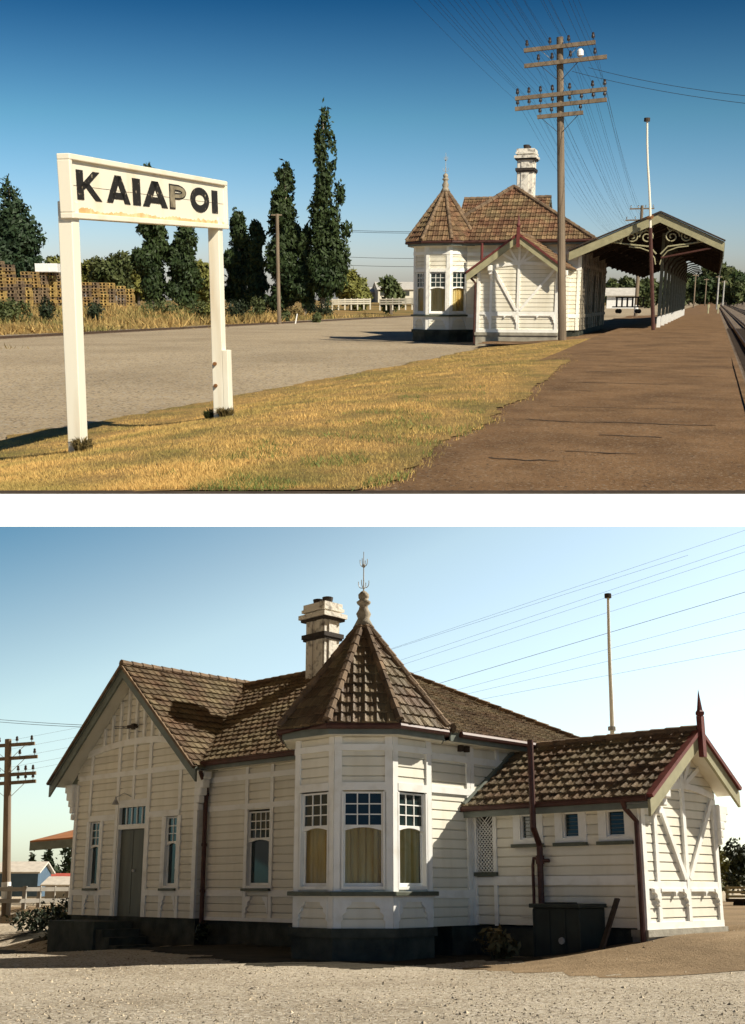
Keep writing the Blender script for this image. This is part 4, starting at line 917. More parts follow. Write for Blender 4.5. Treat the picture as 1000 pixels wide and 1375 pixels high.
# wires far off at the left of the station
for k, v in enumerate((309, 311, 345, 356)):
    p = at_y(A, 440, v-1, 130); q = at_y(A, 600, v+2, 115); wire(p, q, .1, 'faint wire in the sky between the tall poplar and the turret', group='faint wires left of the turret', r=.02)
# ---- verandah over the platform
cb = at_z(A, 877, 443, .045); cn = thing('platform_canopy', 'long gabled platform canopy with a row of dark posts and scrolled fretwork', 'canopy', (cb.x, cb.y, .045), -AP)
LL, xl, xr, zpk, zl_, zr_ = 44, -3.05, 2.17, 3.88, 2.66, 2.90
for sx, xe_, ze_ in ((-1, xl, zl_), (1, xr, zr_)):
    mb = MB(); n = 60
    for i in range(n):
        y0, y1 = LL*i/n, LL*(i+1)/n; mb.cur = random.random()
        mb.prism([(0, y0, zpk-.05), (xe_, y0, ze_-.05), (xe_, y1, ze_-.05), (0, y1, zpk-.05)], [(0, y0, zpk+.02+.01*(i % 2)), (xe_, y0, ze_+.02+.01*(i % 2)), (xe_, y1, ze_+.02+.01*(i % 2)), (0, y1, zpk+.02+.01*(i % 2))])
    mb.build('roof', dred, cn)
    mb = MB(); h = .30; mb.prism([(0, -.06, zpk-h), (xe_, -.06, ze_-h), (xe_, -.06, ze_), (0, -.06, zpk)], [(0, -.01, zpk-h), (xe_, -.01, ze_-h), (xe_, -.01, ze_), (0, -.01, zpk)]); mb.build('barge_board', olive, cn)
    mb = MB(); mb.bar((0, -.05, zpk+.05), (xe_*1.01, -.05, ze_+.05), .16, .05); mb.build('verge_capping', darkw, cn)
    mb = MB()
    for i in range(14):
        y = 1.2+i*3.0; mb.bar((0, y, zpk-.16), (xe_*.97, y, ze_-.12), .10, .18)
    for f_ in (.33, .66, .97): mb.bar((xe_*f_, .1, zpk+(ze_-zpk)*f_-.09), (xe_*f_, LL, zpk+(ze_-zpk)*f_-.09), .08, .10)
    mb.build('rafters', darkw, cn)
mb = MB()
for i in range(40): y = i*1.0+.02; mb.box((xr-.02, y, zr_-.42-.06*(i % 3 == 1)), (xr+.012, y+.99, zr_-.02))
mb.build('valance', greyg, cn)
for i in range(1, 12):
    y = .06+i*3.6; mb = MB(); mb.box((-.06, y-.06, -.2), (.06, y+.06, zpk-.45)); po = mb.build('post', dred if i == 0 else greyg, cn)
    if i: mb = MB(); mb.box((-.068, y-.068, 0), (.068, y+.068, .42)); mb.build('painted_foot', whitep, po)
    mb = MB()
    for sx in (-1, 1): mb.tube([(sx*.07, y, 2.15), (sx*.12, y, 2.35), (sx*.30, y, 2.62), (sx*.62, y, 2.78), (sx*1.0, y, 2.84)], .035, 5)
    mb.build('curved_brace', darkw if i else white, po)
mb = MB()
for sx in (-1, 1):
    for c_, rr, ph in (((.42, 3.62), .26, 0), ((.92, 3.62), .22, 1), ((.40, 3.95), .16, 2), ((1.38, 3.56), .17, .5), ((.72, 3.86), .15, 1.5)):
        pts = []
        for i in range(26): a = ph+i*.42; q = rr*(1-.032*i); pts.append((sx*(c_[0]+cos(a)*q), .12, c_[1]-.50+sin(a)*q*.9))
        mb.tube(pts, .026, 5)
    mb.tube([(sx*.07, .12, 2.55), (sx*.3, .12, 2.80), (sx*1.0, .12, 2.88), (sx*1.7, .12, 2.98)], .03, 5)
mb.build('fretwork', olive, cn)
mb = MB(); mb.tube([(.1, .02, 2.42), (1.75, .02, 2.72)], .035, 6); mb.build('tie_rod', dred, cn)
mb = MB()
for sx in (-1, 1): mb.tube([(sx*.07, .05, 2.2), (sx*.12, .05, 2.42), (sx*.30, .05, 2.64), (sx*.62, .05, 2.76), (sx*1.0, .05, 2.80)], .022, 5)
mb.build('curved_brace', olive, cn)
# flag mast on the front post
mt_, mb_ = at_y(A, 868.5, 161, cb.y-.3), at_y(A, 877, 443, cb.y-.3)
fm = thing('flag_mast', 'thin white flag mast rising in front of the canopy peak', 'mast', (mb_.x, mb_.y, .03))
mb = MB(); d = mt_-mb_; n = 10; mb.tube([(d.x*i/n+.02*sin(i*1.3), 0, d.z*i/n) for i in range(5, n+1)], [.055-.0025*i for i in range(5, n+1)], 8); mb.build('mast', postw, fm)
mb = MB(); mb.tube([(0, 0, 0), (d.x*.5, 0, d.z*.5)], .07, 8); mb.build('red_foot', dred, fm)
mb = MB(); mb.tube([(d.x, 0, d.z-.03), (d.x, 0, d.z+.08)], .10, 10); mb.build('mast_cap', darkw, fm)
mb = MB(); mb.tube([(d.x*.535, 0, d.z*.545), (d.x*.535-.02, -.02, d.z*.555)], .12, 8); mb.build('collar', rustm, fm)
# things under and beyond the canopy
p = at_y(A, 843, 421, 60); bt = thing('luggage_barrow', 'dark slatted luggage barrow under the platform canopy', 'barrow', (p.x, p.y, p.z), 0, s=.72)
mb = MB(); mb.box((-1.1, -.4, .42), (1.0, .4, .50)); mb.build('deck', darkw, bt)
for x in (-.7, .7):
    mb = MB(); mb.tube([(x, -.42, .16), (x, -.36, .16)], .16, 14); mb.build('wheel', darkw, bt); mb = MB(); mb.tube([(x, .36, .16), (x, .42, .16)], .16, 14); mb.build('wheel', darkw, bt)
mb = MB()
for i in range(6): mb.box((-1.0+i*.38, -.40, .50), (-.88+i*.38, -.36, 1.15))
mb.box((-1.05, -.43, 1.08), (1.0, -.37, 1.18)); mb.build('side_rail', darkw, bt)
# tracks
def rail(q, label, s1=900):
    mb = MB(); a, b = e(q, (YC+q*SA)/CA+.1, -.56), e(q, s1, -.56); mb.bar(Vector(a)+Vector((0, 0, .07)), Vector(b)+Vector((0, 0, .07)), .05, .14)
    return mb
steel = mat('rail_steel', (.10, .065, .045), .45, 6, .3, metal=.3)
for k, (q0, lb) in enumerate(((1.15, 'railway track along the platform edge with rusty rails'), (3.6, 'second railway track farther from the platform'))):
    p0 = e(q0+.38, (YC+(q0+.38)*SA)/CA+.2, -.6); t = thing('railway_track', lb, 'railway track', p0)
    for q in (q0, q0+.76): mb = rail(q, ''); mb.v = [tuple(Vector(v)-Vector(p0)) for v in mb.v]; mb.build('rail', steel, t)
    mb = MB()
    for i in range(140): s = (YC+q0*SA)/CA+.5+i*.45; mb.bar(Vector(e(q0-.35, s, -.585))-Vector(p0), Vector(e(q0+1.1, s, -.585))-Vector(p0), .16, .06)
    tag(mb.build('sleepers', darkw, t), kind='stuff')
p0 = e(-27.2, 20, -.42); t = thing('siding_track', 'overgrown siding track at the far edge of the gravel yard', 'railway track', p0)
for q in (-27.6, -26.9):
    mb = MB(); mb.bar(Vector(e(q, 0, zA(*e(q, 30, 0)[:2])+.05))-Vector(p0), Vector(e(q, 260, zA(*e(q, 30, 0)[:2])+.05))-Vector(p0), .05, .07); mb.build('rail', steel, t)
# ---- trees across the yard
def gz(p): return (p.x, p.y, zA(p.x, p.y))
def popl(u, top, wpx, Y, label, seed, n=2600, extra=(), base=404):
    p = at_y(A, u, base, Y); tz = at_y(A, u, top, Y).z; g = zA(p.x, p.y); H = tz-g; w_ = wpx*Y/1500/2; rnd = random.Random(seed); L = []
    N = 11
    for i in range(N):
        t = i/(N-1); rr = w_*(.92+.55*sin(pi*min(1, t*1.05+.12)))*(1 if t < .8 else 1.5-.62*t)*rnd.uniform(.8, 1.1)
        L.append((rnd.uniform(-.55, .55)*w_*(1-.4*t), rnd.uniform(-.4, .4)*w_, H*(.10+.83*t), rr*.74, H*.105))
    for (du_, t, rr, hh) in extra: L.append((du_*Y/1500, 0, (at_y(A, u, t, Y).z-g), rr*Y/1500, hh*Y/1500))
    return tree('poplar_tree', label, 'tree', (p.x, p.y, g), L, int(n*5.0), .25, poplm, (.26, H*.8), paleb, 'poplars across the yard', seed, .3, 5, .35, up=1.2)
popl(206, 226, 36, 112, 'dark poplar seen under the sign board, the left one of the pair there', 11)
popl(248, 272, 40, 112, 'dark poplar seen under the sign board, the right one of the pair there', 12)
popl(322, 283, 32, 115, 'pointed dark poplar just right of the far sign post', 13)
popl(346, 300, 26, 112, 'short poplar with a split top beside the thin post', 14)
popl(386, 221, 40, 108, 'broad blunt-topped poplar behind the thin post', 15, 3600)
popl(410, 305, 24, 107, 'low narrow poplar wedged between the two tallest poplars', 17, 1500)
popl(434, 146, 25, 106, 'tallest poplar, with loose side branches and bare wood near the middle', 16, 2600, extra=((22, 262, 8, 17), (30, 312, 8, 16), (14, 300, 11, 30), (12, 340, 15, 28), (22, 350, 14, 22), (8, 376, 22, 22), (-6, 360, 16, 34), (12, 210, 7, 36)))
def rtree(name, u, top, base, wpx, Y, label, m, seed, n=1800, cat='tree', group=None, size=.42, cone=False):
    p = at_y(A, u, base, Y); g = zA(p.x, p.y); tz = at_y(A, u, top, Y).z; H = tz-g; w_ = wpx*Y/1500/2; rnd = random.Random(seed); L = []
    if cone:
        for i in range(9):
            t = i/8; rr = w_*(1.0-.80*t**1.8); L.append((rnd.uniform(-.25, .25)*rr, 0, H*(.14+.80*t), rr*.95, H*.13))
            L.append((rnd.choice((-1, 1))*rr*.6, rnd.uniform(-.5, .5)*rr, H*(.14+.74*t), rr*.5, H*.09))
    else:
        for i in range(9):
            a = rnd.uniform(0, 6.28); q = rnd.uniform(.1, .6); L.append((cos(a)*w_*q, sin(a)*w_*q, H*(.28+.50*i/8 if i % 2 else .28+.5*(1-i/8)), w_*rnd.uniform(.42, .62), H*rnd.uniform(.22, .27)))
    return tree(name, label, cat, (p.x, p.y, g), L, int(n*4.0), size*.85, m, (.22, H*.45), None, group, seed, .3, 5, .4)
rtree('conifer_tree', 24, 246, 404, 92, 140, 'broad dark conifer at the left edge behind the pallet stacks', pinem, 21, 4200, cone=True)
rtree('willow_tree', 84, 342, 404, 62, 150, 'olive green willow behind the pallets left of the near sign post', willm, 22)
rtree('willow_tree', 122, 348, 404, 46, 152, 'olive green willow peeping out right of the near sign post', willm, 28)
rtree('broadleaf_tree', 152, 338, 404, 62, 146, 'rounded mid green tree above the pallets between the sign posts', bushm, 23)
rtree('willow_tree', 186, 344, 404, 52, 150, 'olive green willow left of the poplar pair under the sign', willm, 24)
rtree('willow_tree', 275, 350, 404, 50, 140, 'olive green willow between the poplar pair and the far sign post', willm, 25)
rtree('willow_tree', 471, 365, 403, 52, 135, 'round yellow-green willow right of the tallest poplar', willm, 26, 2200)
rtree('young_tree', 525, 371, 402, 36, 120, 'sparse young tree just left of the turret', bushm, 27, 500)
k = 30
for (u, top, base, wpx, Y, m_, lb) in ((6, 400, 432, 26, 66, bushm, 'green bush at the left edge below the pallets'), (28, 408, 434, 34, 68, bushm, 'low ragged bush next to the leftmost bush'), (60, 399, 424, 34, 72, darkb, 'dark round bush in front of the pallets left of the near sign post'), (124, 408, 426, 34, 74, darkb, 'dark low bush just right of the near sign post'), (215, 396, 414, 70, 92, bushm, 'wide green thicket at the foot of the poplar pair'), (268, 395, 416, 34, 84, bushm, 'small green bush left of the far sign post'), (280, 392, 412, 30, 84, willm, 'yellowish bush touching the far sign post'), (322, 386, 408, 44, 92, darkb, 'dark bush at the foot of the pointed poplar'), (346, 380, 405, 34, 96, bushm, 'grey-green bush left of the thin post'), (432, 385, 407, 40, 98, darkb, 'dark bush at the foot of the tallest poplar'), (395, 398, 412, 30, 95, drybm, 'brownish bush between the two tallest poplars'), (425, 405, 416, 16, 80, bushm, 'small green tuft below the tallest poplar'), (384, 402, 413, 16, 84, bushm, 'small green tuft right of the thin post')):
    k += 1; p = at_y(A, u, base, Y); bush('bush', lb, (p.x, p.y, zA(p.x, p.y)-.05), wpx*Y/1500/2, (base-top)*Y/1500+.15, 1100, .12, m_, k)
p = at_y(A, 375, 432, 74); t_ = at_y(A, 375, 284, 74); th = thing('thin_post', 'thin weathered post standing alone in the yard before the poplars', 'post', (p.x, p.y, zA(p.x, p.y)))
mb = MB(); mb.tube([(0, 0, -.2), (-.02, 0, 2.5), (.0, 0, t_.z-p.z)], [.13, .12, .10], 8); mb.build('pole', timber, th); mb = MB(); mb.box((-.38, -.04, t_.z-p.z-.10), (.30, .04, t_.z-p.z-.02)); mb.build('crossarm', timber, th)
p = at_y(A, 396, 420, 76); o = MB(); o.bar((0, 0, -.1), (.15, 0, .62), .07, .07); o = o.build('white_peg', whitep); put(o, (p.x, p.y, zA(p.x, p.y))); tag(o, 'short white leaning peg in the dry grass right of the thin post', 'peg')
# pallets
pal_cols = [(.46, .30, .11), (.38, .25, .10), (.28, .20, .12), (.58, .40, .14), (.17, .12, .08)]
protos = []
for i, c in enumerate(pal_cols):
    m_ = mat('pallet_wood', c, .85, 2.5, .4, tint=.3); mb = MB(); w_, d_, h_ = .74, .74, .26
    for z in (0, h_-.045):
        for j in range(5): mb.cur = random.random(); y = -d_/2+j*d_/5; mb.box((-w_/2, y+.012, z), (w_/2, y+d_/5-.012, z+.04))
    for x in (-w_/2, -.05, w_/2-.1): mb.cur = random.random(); mb.box((x, -d_/2, .041), (x+.10, d_/2, h_-.046))
    protos.append(mb)
meshes = {}
YPAL = 98
rnd = random.Random(4); first = {}
for c_ in range(16):
    u = 4+c_*11.3+rnd.uniform(-1.5, 1.5); rows = 15 if c_ < 2 else (12 if c_ < 8 else 9); rows -= 0 if 4 <= c_ <= 7 else rnd.choice((0, 0, 1, 1, 2)); rows = rows if c_ < 15 else 7
    p = at_y(A, u, 408, YPAL+c_*.9); z0 = zA(p.x, p.y)-.02
    for r_ in range(rows):
        i = rnd.choice(((0, 1, 3, 3), (2, 4, 1, 0), (1, 2, 2, 4))[c_*7 % 3]) if rnd.random() < .75 else rnd.choice((0, 1, 2, 3, 4))
        if i in first: o = first[i].copy(); PL.col.objects.link(o)
        else: o = protos[i].build('timber_pallet', MATS['pallet_wood'] if False else bpy.data.materials['pallet_wood' + ('' if i == 0 else '.%03d' % i)]); first[i] = o
        put(o, (p.x+rnd.uniform(-.05, .05), p.y+rnd.uniform(-.06, .06), z0+r_*.262), rnd.gauss(0, .05))
        tag(o, 'weathered timber pallet in the long row of stacks behind the sign posts', 'pallet', 'pallets stacked behind the sign')
p = at_y(A, 65, 368.5, YPAL+4.5); o = MB(); o.box((-.98, -.6, 0), (.98, .6, .72)); 
for x in (-.98, -.33, .32): o.box((x+.02, -.63, .04), (x+.62, -.601, .68))
zt_ = zA(*at_y(A, 65, 408, YPAL+4.5)[:2])-.02+12*.262; o = o.build('white_crate', whitep); put(o, (p.x, p.y, zt_)); tag(o, 'white crate standing on top of the pallet stacks', 'crate')
# far sheds, fences and the wooded rise along the line
def shed(name, label, u, base, Y, w_, d_, h_, rh, wm, rm, rz=0, cat='shed', win=0):
    p = at_y(PL, u, base, Y); t = thing(name, label, cat, (p.x, p.y, p.z), rz)
    mb = MB(); mb.prism([(-w_/2, 0, -.5), (w_/2, 0, -.5), (w_/2, 0, h_), (-w_/2, 0, h_)], [(-w_/2, d_, -.5), (w_/2, d_, -.5), (w_/2, d_, h_), (-w_/2, d_, h_)])
    mb.prism([(-w_/2, 0, h_), (-w_/2, d_, h_), (-w_/2, d_/2, h_+rh)], [(w_/2, 0, h_), (w_/2, d_, h_), (w_/2, d_/2, h_+rh)]); mb.build('walls', wm, t)
    for s_ in (0, 1):
        mb = MB(); y0 = -.3 if s_ == 0 else d_+.3; mb.prism([(-w_/2-.2, y0, h_-.1), (w_/2+.2, y0, h_-.1), (w_/2+.2, d_/2, h_+rh+.05), (-w_/2-.2, d_/2, h_+rh+.05)], [(-w_/2-.2, y0, h_+.0), (w_/2+.2, y0, h_+.0), (w_/2+.2, d_/2, h_+rh+.15), (-w_/2-.2, d_/2, h_+rh+.15)]); mb.build('roof', rm, t)
    for i in range(win):
        x = -w_/2+w_*(i+.5)/win; mb = MB(); mb.box((x-w_/win*.3, -.04, h_*.35), (x+w_/win*.3, -.002, h_*.8)); mb.build('window', glass, t)
    return t
wallpale = mat('pale_wall', (.62, .58, .48), .7, 2, .15); ironpale = mat('pale_iron_roof', (.58, .55, .50), .5, 3, .2); wallgrey = mat('grey_wall', (.34, .32, .28), .7, 2, .2)
shed('far_warehouse', 'pale far warehouse with a low roof just left of the turret', 545, 402, 185, 9.0, 8, 1.6, 1.0, wallpale, ironpale, .1, 'warehouse', 5)
shed('white_shed', 'small white shed with a pale roof seen through the platform canopy', 833, 407, 110, 2.6, 2.0, .75, .5, whitep, ironpale, -.25)
shed('far_house', 'low grey far building between the round willow and the young tree', 506, 402, 190, 5.5, 5, 1.2, .6, wallgrey, ironpale, 0, 'house', 3)
def fence(label, u0, v0, u1, v1, Y0, Y1, n, h, rails, m_, cat='fence', name='rail_fence', P_=None):
    P_ = P_ or PL; a, b = at_y(P_, u0, v0, Y0), at_y(P_, u1, v1, Y1); t = thing(name, label, cat, a); d = b-a
    for i in range(n+1):
        q = d*(i/n); mb = MB(); mb.box((q.x-.06, q.y-.06, q.z-.4), (q.x+.06, q.y+.06, q.z+h+.06)); mb.build('post', m_, t)
    for r_ in rails:
        mb = MB(); mb.bar(Vector((0, -.08, h*r_)), d+Vector((0, -.08, h*r_)), .05, .13); mb.build('rail', m_, t)
    return t
fence('low pale rail fence left of the young tree across the yard', 446, 411, 497, 410, 112, 112, 6, .62, (.3, .6, .9), wallpale)
fence('low pale rail fence right of the young tree beside the turret', 510, 411, 562, 410, 110, 108, 6, .66, (.3, .6, .9), wallpale)
ws = random.Random(8); k = 60
mb = MB(); n = 40
for i in range(n): pass
for j, (u, top, wpx, Y) in enumerate(((925, 366, 44, 330), (950, 350, 48, 340), (974, 356, 44, 350), (997, 366, 46, 330), (1022, 372, 46, 330), (912, 376, 34, 300), (940, 372, 34, 290), (966, 374, 34, 290), (990, 380, 34, 280))):
    k += 1; rtree('broadleaf_tree', u, top, 405, wpx, Y, 'dark green tree in the wooded clump beyond the end of the platform', bushm if j % 3 else poplm, k, 900, group='trees beyond the end of the platform', size=1.0)
for j, (u, top, wpx) in enumerate(((818, 374, 30), (842, 371, 34), (866, 374, 30), (890, 376, 32))):
    k += 1; rtree('broadleaf_tree', u, top, 404, wpx, 220, 'bright green tree seen through and under the platform canopy', bushm, k, 700, group='trees seen under the canopy', size=.7)
for (u, top, base, Y, lb, w_) in ((931, 368, 410, 135, 'thin pale line pole beyond the platform end, the leftmost', .09), (946, 374, 408, 160, 'thin short line pole second from the left beyond the platform end', .09), (962, 370, 412, 130, 'yellowish line pole beyond the platform end with a white band', .11), (970, 377, 407, 150, 'pale concrete line pole nearest the rails beyond the platform end', .12)):
    p = at_y(A, u, base, Y); tz = at_y(A, u, top, Y).z; t = thing('line_pole', lb, 'pole', (p.x, p.y, p.z)); mb = MB(); mb.tube([(0, 0, -.3), (0, 0, tz-p.z)], [w_, w_*.8], 7); mb.build('pole', iron if w_ > .1 else timber, t); mb = MB(); mb.box((-.35, -.05, tz-p.z-.2), (.35, .05, tz-p.z-.1)); mb.build('crossarm', timber, t)
for (u, v, Y, lb) in ((951, 412, 90, 'small yellow marker post beside the far platform, the left one'), (964, 413, 90, 'small yellow marker post beside the far platform, the right one')):
    p = at_y(A, u, v, Y); o = MB(); o.box((-.05, -.05, -.1), (.05, .05, .85)); o.box((-.09, -.06, .6), (.09, .06, .85)); o = o.build('marker_post', olive); put(o, (p.x, p.y, -.12)); tag(o, lb, 'marker post')

# ================================================================ LOWER PLACE
PL = B
station('cream weatherboard station of the lower view, seen from its corner with the turret',
    dict(W=4.70, r=.16, xe=11.29, zg=3.05, zr=5.32, ym=2.97, yb=4.0, zp=5.40, gb=3.5, xa=6.7, wx=6.12, chx=5.15, chw=(.31, .23), cht=6.90,
         cx=10.36, cy=-.93, ey0=-.50, a=.875, zap=4.95, yw=.77, xw=14.44, Ww=2.27, zwe=1.92, zwr=2.98, yr=2.02, slw=.70, ybr=3.22, pj=.14, sw=((.98, 1.28), (1.80, 2.10), (2.60, 2.92)), px=1.30, pipered=False, steps=True))
def zB(x, y):
    l = to_local(B, Vector((x, y, 0)))
    z = -.46+.40*smooth((l.x-12.0)/3.0)*smooth((l.y+2.2)/4.0)
    z -= .34*smooth((6.5-l.x)/6.5)*smooth((1.2-l.y)/1.6)
    if l.y > 4: z = max(z, -.46+.40*smooth((l.y-4)/1.5)*smooth(1-max(0, -14-l.x)/10))
    return z+.015*noise.noise(Vector((x*.6, y*.6, 2)))
def sheetB(name, xs, ys, m, off=0, keep=None):
    mb = MB(); k = len(ys); mb.v = [(x, y, zB(x, y)+off) for x in xs for y in ys]
    for i in range(len(xs)-1):
        for j in range(k-1):
            c = ((xs[i]+xs[i+1])/2, (ys[j]+ys[j+1])/2)
            if keep and not keep(*c): continue
            mb.f.append((i*k+j, (i+1)*k+j, (i+1)*k+j+1, i*k+j+1)); mb.t.append(.5)
    return tag(mb.build(name, m, smooth=True), kind='structure')
xs = [-1500, -600, -250, -120, -70, -45, -30]+[-22+.6*i for i in range(75)]+[25, 32, 45, 70, 120, 250, 600, 1500]; ys = [-1.5, 2, 5, 7]+[8+.5*i for i in range(70)]+[45, 50, 58, 70, 90, 130, 250, 600, 2500]
sheetB('ground', xs, ys, gravelB)
def kd(x, y):
    l = to_local(B, Vector((x, y, 0))); return l.y > -1.6-.25*(l.x-13)+.9*noise.noise(Vector((x*.4, y*.4, 0))) and l.x > 13.4+.6*noise.noise(Vector((x*.5, y*.5, 4))) or (l.y > 5)
sheetB('dirt_bank', [-30+.3*i for i in range(190)], [14+.3*i for i in range(140)], dirt, .006, kd)
shadem = ground_mat('shade_ground', [(.045, .038, .026), (.07, .058, .038), (.03, .027, .02)], 4, .9, .9, 18)  # dark strip along the front: the building's shade put into ground colour
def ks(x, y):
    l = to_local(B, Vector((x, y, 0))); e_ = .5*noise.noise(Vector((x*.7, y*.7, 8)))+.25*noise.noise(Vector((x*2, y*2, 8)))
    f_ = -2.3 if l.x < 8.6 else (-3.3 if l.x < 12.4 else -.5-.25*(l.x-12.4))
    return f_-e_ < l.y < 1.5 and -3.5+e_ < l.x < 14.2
sheetB('shade_strip', [-18+.15*i for i in range(200)], [14+.15*i for i in range(150)], shadem, .004, ks)
# loose stones on the gravel
mb = MB(); rnd = random.Random(12)
for _ in range(9000):
    Y = 8+13*rnd.random()**1.6; X = rnd.uniform(-.36, .36)*Y; z = zB(X, Y); s = rnd.uniform(.006, .018)*(1.9 if rnd.random() < .06 else 1); a = rnd.uniform(0, 6.28); mb.cur = rnd.random()
    
    if ks(X, Y): continue
    c, q = cos(a)*s, sin(a)*s; f_ = rnd.uniform(.5, .9); n = len(mb.v)
    mb.v += [(X+c, Y+q, z), (X-q*f_, Y+c*f_, z), (X-c, Y-q, z), (X+q*f_, Y-c*f_, z), (X, Y, z+s*.7)]
    for i in range(4): mb.f.append((n+i, n+(i+1) % 4, n+4)); mb.t.append(mb.cur)
tag(mb.build('loose_stones', mat('stones', (.40, .33, .23), .9, tint=.6)), kind='stuff')
def lp(P3): return to_world(B, P3)
# green tank against the outhouse wall
t = thing('metal_tank', 'dark green metal tank standing against the outhouse wall below the soil pipe', 'tank', lp((13.36, .42, -.46)), -B.th)
mb = MB(); mb.box((-.42, -.32, 0), (.42, .33, .76)); 
for x in (-.42, -.14, .14, .39): mb.box((x, -.335, .05), (x+.03, -.3205, .74))
mb.build('body', tank, t, bevel=.012); mb = MB(); mb.box((-.46, -.37, .761), (.46, .36, .82)); mb.box((-.3, -.2, .82), (.1, .1, .84)); mb.build('lid', tank, t, bevel=.01)
mb = MB(); mb.tube([(.1, -.36, .3), (.1, -.33, .3)], .05, 8); mb.build('tap', iron, t)
a = lp((14.05, .10, -.42)); o = MB(); o.bar((0, 0, 0), (.16, .34, .86), .11, .03); o = o.build('leaning_plank', darkw); put(o, a, -B.th); tag(o, 'dark plank leaning on the outhouse wall right of the green tank', 'plank')
for (q, rx, rz, n, m_, lb) in (((12.35, -.10, 0), .42, .42, 420, drybm, 'dry brown weed against the wall left of the green tank'), ((-.9, .5, 0), .95, 1.0, 1500, darkb, 'dark shrub beside the doorstep at the left end of the building'), ((5.1, -.10, 0), .20, .42, 220, darkb, 'dark weed at the foot of the downpipe beside the big gable'), ((8.3, -.3, 0), .28, .38, 200, bushm, 'thin green weed against the plinth left of the turret'), ((-3.4, 1.2, 0), .9, .6, 800, darkb, 'low dark shrub farther left of the doorstep near the fence')):
    k += 1; p = lp(q); bush('weed_clump', lb, (p.x, p.y, zB(p.x, p.y)), rx, rz, n, .07, m_, k, gap=.2)
# mast behind the outhouse
a, b = loc_at_y(B, 822, 997, 6.0), loc_at_y(B, 816, 801, 6.0); wa, wb = to_world(B, a), to_world(B, b); slope = (wb-wa)/(wb.z-wa.z); bz = wa+slope*(-.1-wa.z)
fm = thing('flag_mast', 'thin weathered white mast rising behind the outhouse roof', 'mast', bz); H = wb.z+.1
mb = MB(); n = 12; mb.tube([slope*(H*i/n)+Vector((.006*sin(i*1.1), 0, 0)) for i in range(n+1)], [.07-.0035*i for i in range(n+1)], 8); mb.build('mast', postw, fm); mb = MB(); mb.tube([slope*(H-.03), slope*(H+.06)], .075, 8); mb.build('mast_cap', darkw, fm)
mb = MB(); mb.tube([slope*(wa.z+.1+.25), slope*(wa.z+.1+.33)], .085, 8); mb.build('collar', iron, fm)
# telegraph pole at the left
pb2, pt2 = at_y(B, 8, 1216, 38), at_y(B, 11, 994, 38); Hh = pt2.z-pb2.z; zz2 = lambda v: at_y(B, 10, v, 38).z-pb2.z
tele_pole('telegraph pole with four crossarms at the left edge of the lower view', (pb2.x, pb2.y, pb2.z), Hh+.05, [(zz2(1000), -1.0, .9, [-.8, -.3, .3, .8], 1, 0), (zz2(1018), -1.15, 1.0, [-.9, -.4, .4, .9], 1, 0), (zz2(1040), -1.15, .95, [-.9, -.6, -.3, .35, .6, .85], 0, 0), (zz2(1051), -1.15, .95, [-.9, -.6, -.3, .35, .6, .85], 1, 0)], .15, .11, rz=0, white_foot=True, lean=atan((pt2.x-pb2.x)/Hh))
# wires over the roof, along the line behind the building
YW = 7.5
for i, (u0, v0, u1, v1, bold) in enumerate(((560, 861, 815, 780, 0), (560, 879, 925, 757, 0), (560, 886, 1000, 741, 0), (560, 902, 1000, 765, 0), (578, 921, 1000, 795, 1), (600, 930, 1000, 822, 0), (600, 938, 1000, 845, 0), (640, 940, 1000, 872, 0), (540, 866, 1000, 712, 0))):
    a, b = loc_at_y(B, u0, v0, YW+.2*i), loc_at_y(B, u1, v1, YW+.2*i); d = b-a; b2 = b+d*.35; a2 = a-d*.9
    wire(to_world(B, a2), to_world(B, b2), 0, 'heavy dark wire slanting through the sky right of the turret' if bold else 'thin wire slanting through the sky right of the turret', group=None if bold else 'thin wires over the roof', r=.0055 if bold else .003)
gp = to_world(B, Vector((2.2, -.12, 4.06)))
for j, (v, lb) in enumerate(((960, 'upper of the two service wires running left from the big gable'), (963.5, 'lower of the two service wires running left from the big gable'))):
    q = at_y(B, -60, v, 34); wire(q, gp+Vector((0, 0, -.04*j)), .05, lb, r=.006)
for j, v in enumerate((986, 998, 1010, 1022, 1030)):
    q = at_y(B, 14, v+8, 38); r_ = at_y(B, 330, v-56, 47); wire(q, r_, .05, 'thin wire running from the left pole up behind the big gable', group='wires from the left pole', r=.0035)
# canopy end, sheds, fence and trees seen past the left end of the building
oran = mat('rusty_iron_roof', (.36, .15, .06), .6, 3, .25)
p = at_y(B, 40, 1131, 36.5); t = thing('platform_canopy', 'orange roofed end of the platform canopy behind the left end of the building', 'canopy', (p.x, p.y, -.05), 0)
pz = p.z+.05; d1 = Vector((3.4, 2.2, 0)); 
mb = MB(); mb.prism([(0, 0, pz), (3.2, -.3, pz+.25), (3.2, 2.5, pz+.95), (1.7, 2.5, pz+.72)], [(0, 0, pz+.05), (3.2, -.3, pz+.30), (3.2, 2.5, pz+1.0), (1.7, 2.5, pz+.77)]); mb.build('roof', oran, t)
mb = MB(); mb.prism([(0, 0, pz-.26), (3.2, -.3, pz-.02), (3.2, -.25, pz-.02), (0, .05, pz-.26)], [(0, 0, pz), (3.2, -.3, pz+.25), (3.2, -.25, pz+.25), (0, .05, pz)]); mb.build('valance', greyg, t)
for x in (2.2, 3.0):
    mb = MB(); mb.box((x, .5, -.1), (x+.12, .62, pz+.2)); mb.build('post', greyg, t)
bluew = mat('blue_wall', (.06, .11, .17), .6, 3, .2); redr = mat('red_roof', (.42, .09, .07), .6, 3, .2)
shed('blue_shed', 'blue shed with a pale roof behind the fence at the far left', 22, 1193, 75, 2.7, 3, 1.05, .55, bluew, ironpale, 0)
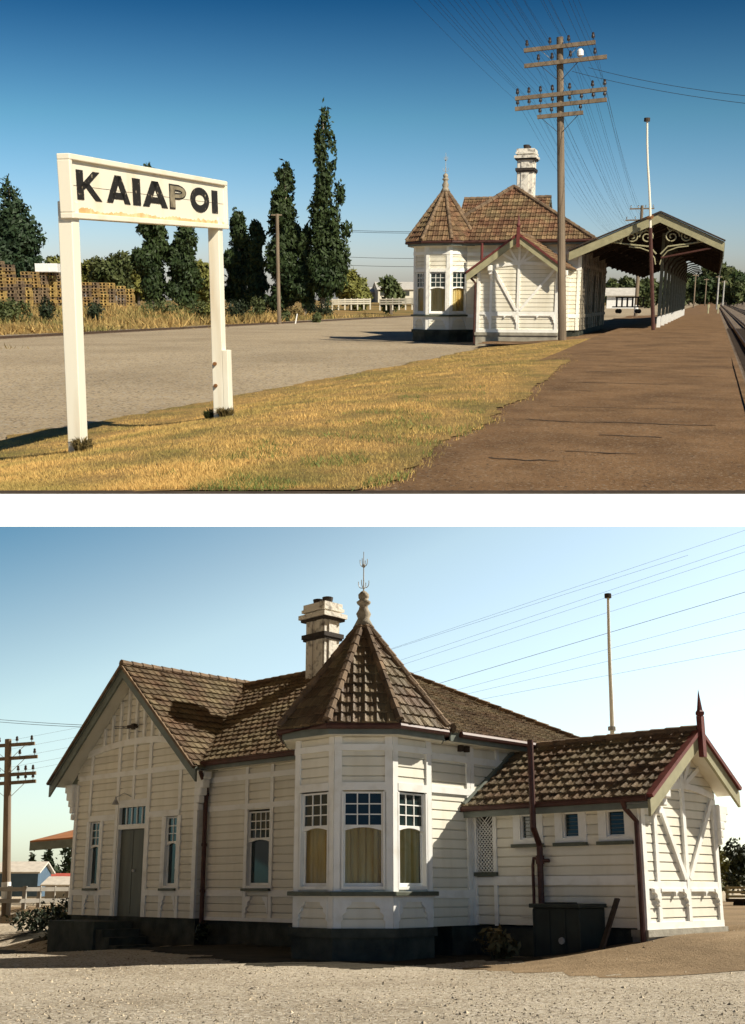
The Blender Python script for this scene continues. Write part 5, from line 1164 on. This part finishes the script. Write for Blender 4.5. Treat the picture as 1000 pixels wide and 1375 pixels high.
shed('red_roofed_shed', 'low shed with a red roof right of the blue shed', 66, 1196, 80, 3.0, 2.4, .5, .55, wallpale, redr, .1)
shed('pale_shed', 'low pale roofed shed half hidden behind the left end of the building', 86, 1198, 70, 2.4, 2, .45, .35, wallgrey, ironpale, -.1)
fence('pale post and rail fence left of the building', -30, 1216, 108, 1214, 37, 40, 7, .55, (.25, .92), wallgrey)
for (u, top, wpx, Y, m_, lb, cone) in ((40, 1142, 22, 110, pinem, 'small pointed pine, leftmost of the dark trees behind the sheds', True), (62, 1132, 34, 112, pinem, 'tall dark pine in the middle of the trees behind the sheds', True), (90, 1130, 44, 114, pinem, 'broad dark pine behind the left end of the building', False), (94, 1172, 22, 85, bushm, 'small bright green tree beside the left end of the building', False)):
    k += 1; rt = None
    p = at_y(B, u, 1196, Y); tz = at_y(B, u, top, Y).z; g = p.z-.3; H = tz-g; w_ = wpx*Y/1500/2; rnd = random.Random(k)
    L = [(rnd.uniform(-.4, .4)*w_*(1.1-t/8), 0, H*(.2+.72*t/8), w_*((1-.8*t/8) if cone else .6), H*.12) for t in range(9)]
    tree('pine_tree' if m_ is pinem else 'young_tree', lb, 'tree', (p.x, p.y, g), L, 900, .30, m_, (.15, H*.6), seed=k, gap=.15)
# right edge: shrubs and a parked trailer
for (u, top, base, wpx, Y, m_, lb) in ((976, 1132, 1192, 52, 60, willm, 'sunlit green tree behind the outhouse at the right edge'), (1006, 1122, 1196, 50, 58, darkb, 'dark tree cut by the right edge of the lower view'), (958, 1140, 1190, 40, 70, bushm, 'green tree half hidden by the right end of the outhouse')):
    k += 1; p = at_y(B, u, base, Y); tz = at_y(B, u, top, Y).z; g = -.1; H = tz-g; w_ = wpx*Y/1500/2; rnd = random.Random(k)
    L = [(rnd.uniform(-.6, .6)*w_, rnd.uniform(-.5, .5)*w_, H*rnd.uniform(.3, .75), w_*rnd.uniform(.4, .55), H*rnd.uniform(.2, .28)) for t in range(8)]
    tree('broadleaf_tree', lb, 'tree', (p.x, p.y, g), L, 1500, .16, m_, (.12, H*.5), seed=k, gap=.12)
p = at_y(B, 998, 1222, 44); t = thing('parked_trailer', 'dark parked trailer with pale side boards at the right edge', 'trailer', (p.x, p.y, p.z), -.5)
mb = MB(); mb.box((-.55, -.35, .30), (1.6, .35, .42)); mb.build('deck', darkw, t); mb = MB()
for z in (.46, .62, .78): mb.box((-.55, -.37, z), (1.6, -.33, z+.09))
for x in (-.5, .2, .9): mb.box((x, -.36, .42), (x+.06, -.32, .92))
mb.build('side_boards', olive, t)
for x in (-.1, 1.1):
    for y in (-.36, .30): mb = MB(); mb.tube([(x, y, .2), (x, y+.07, .2)], .2, 14); mb.build('wheel', dark, t)
bpy.context.view_layer.update()
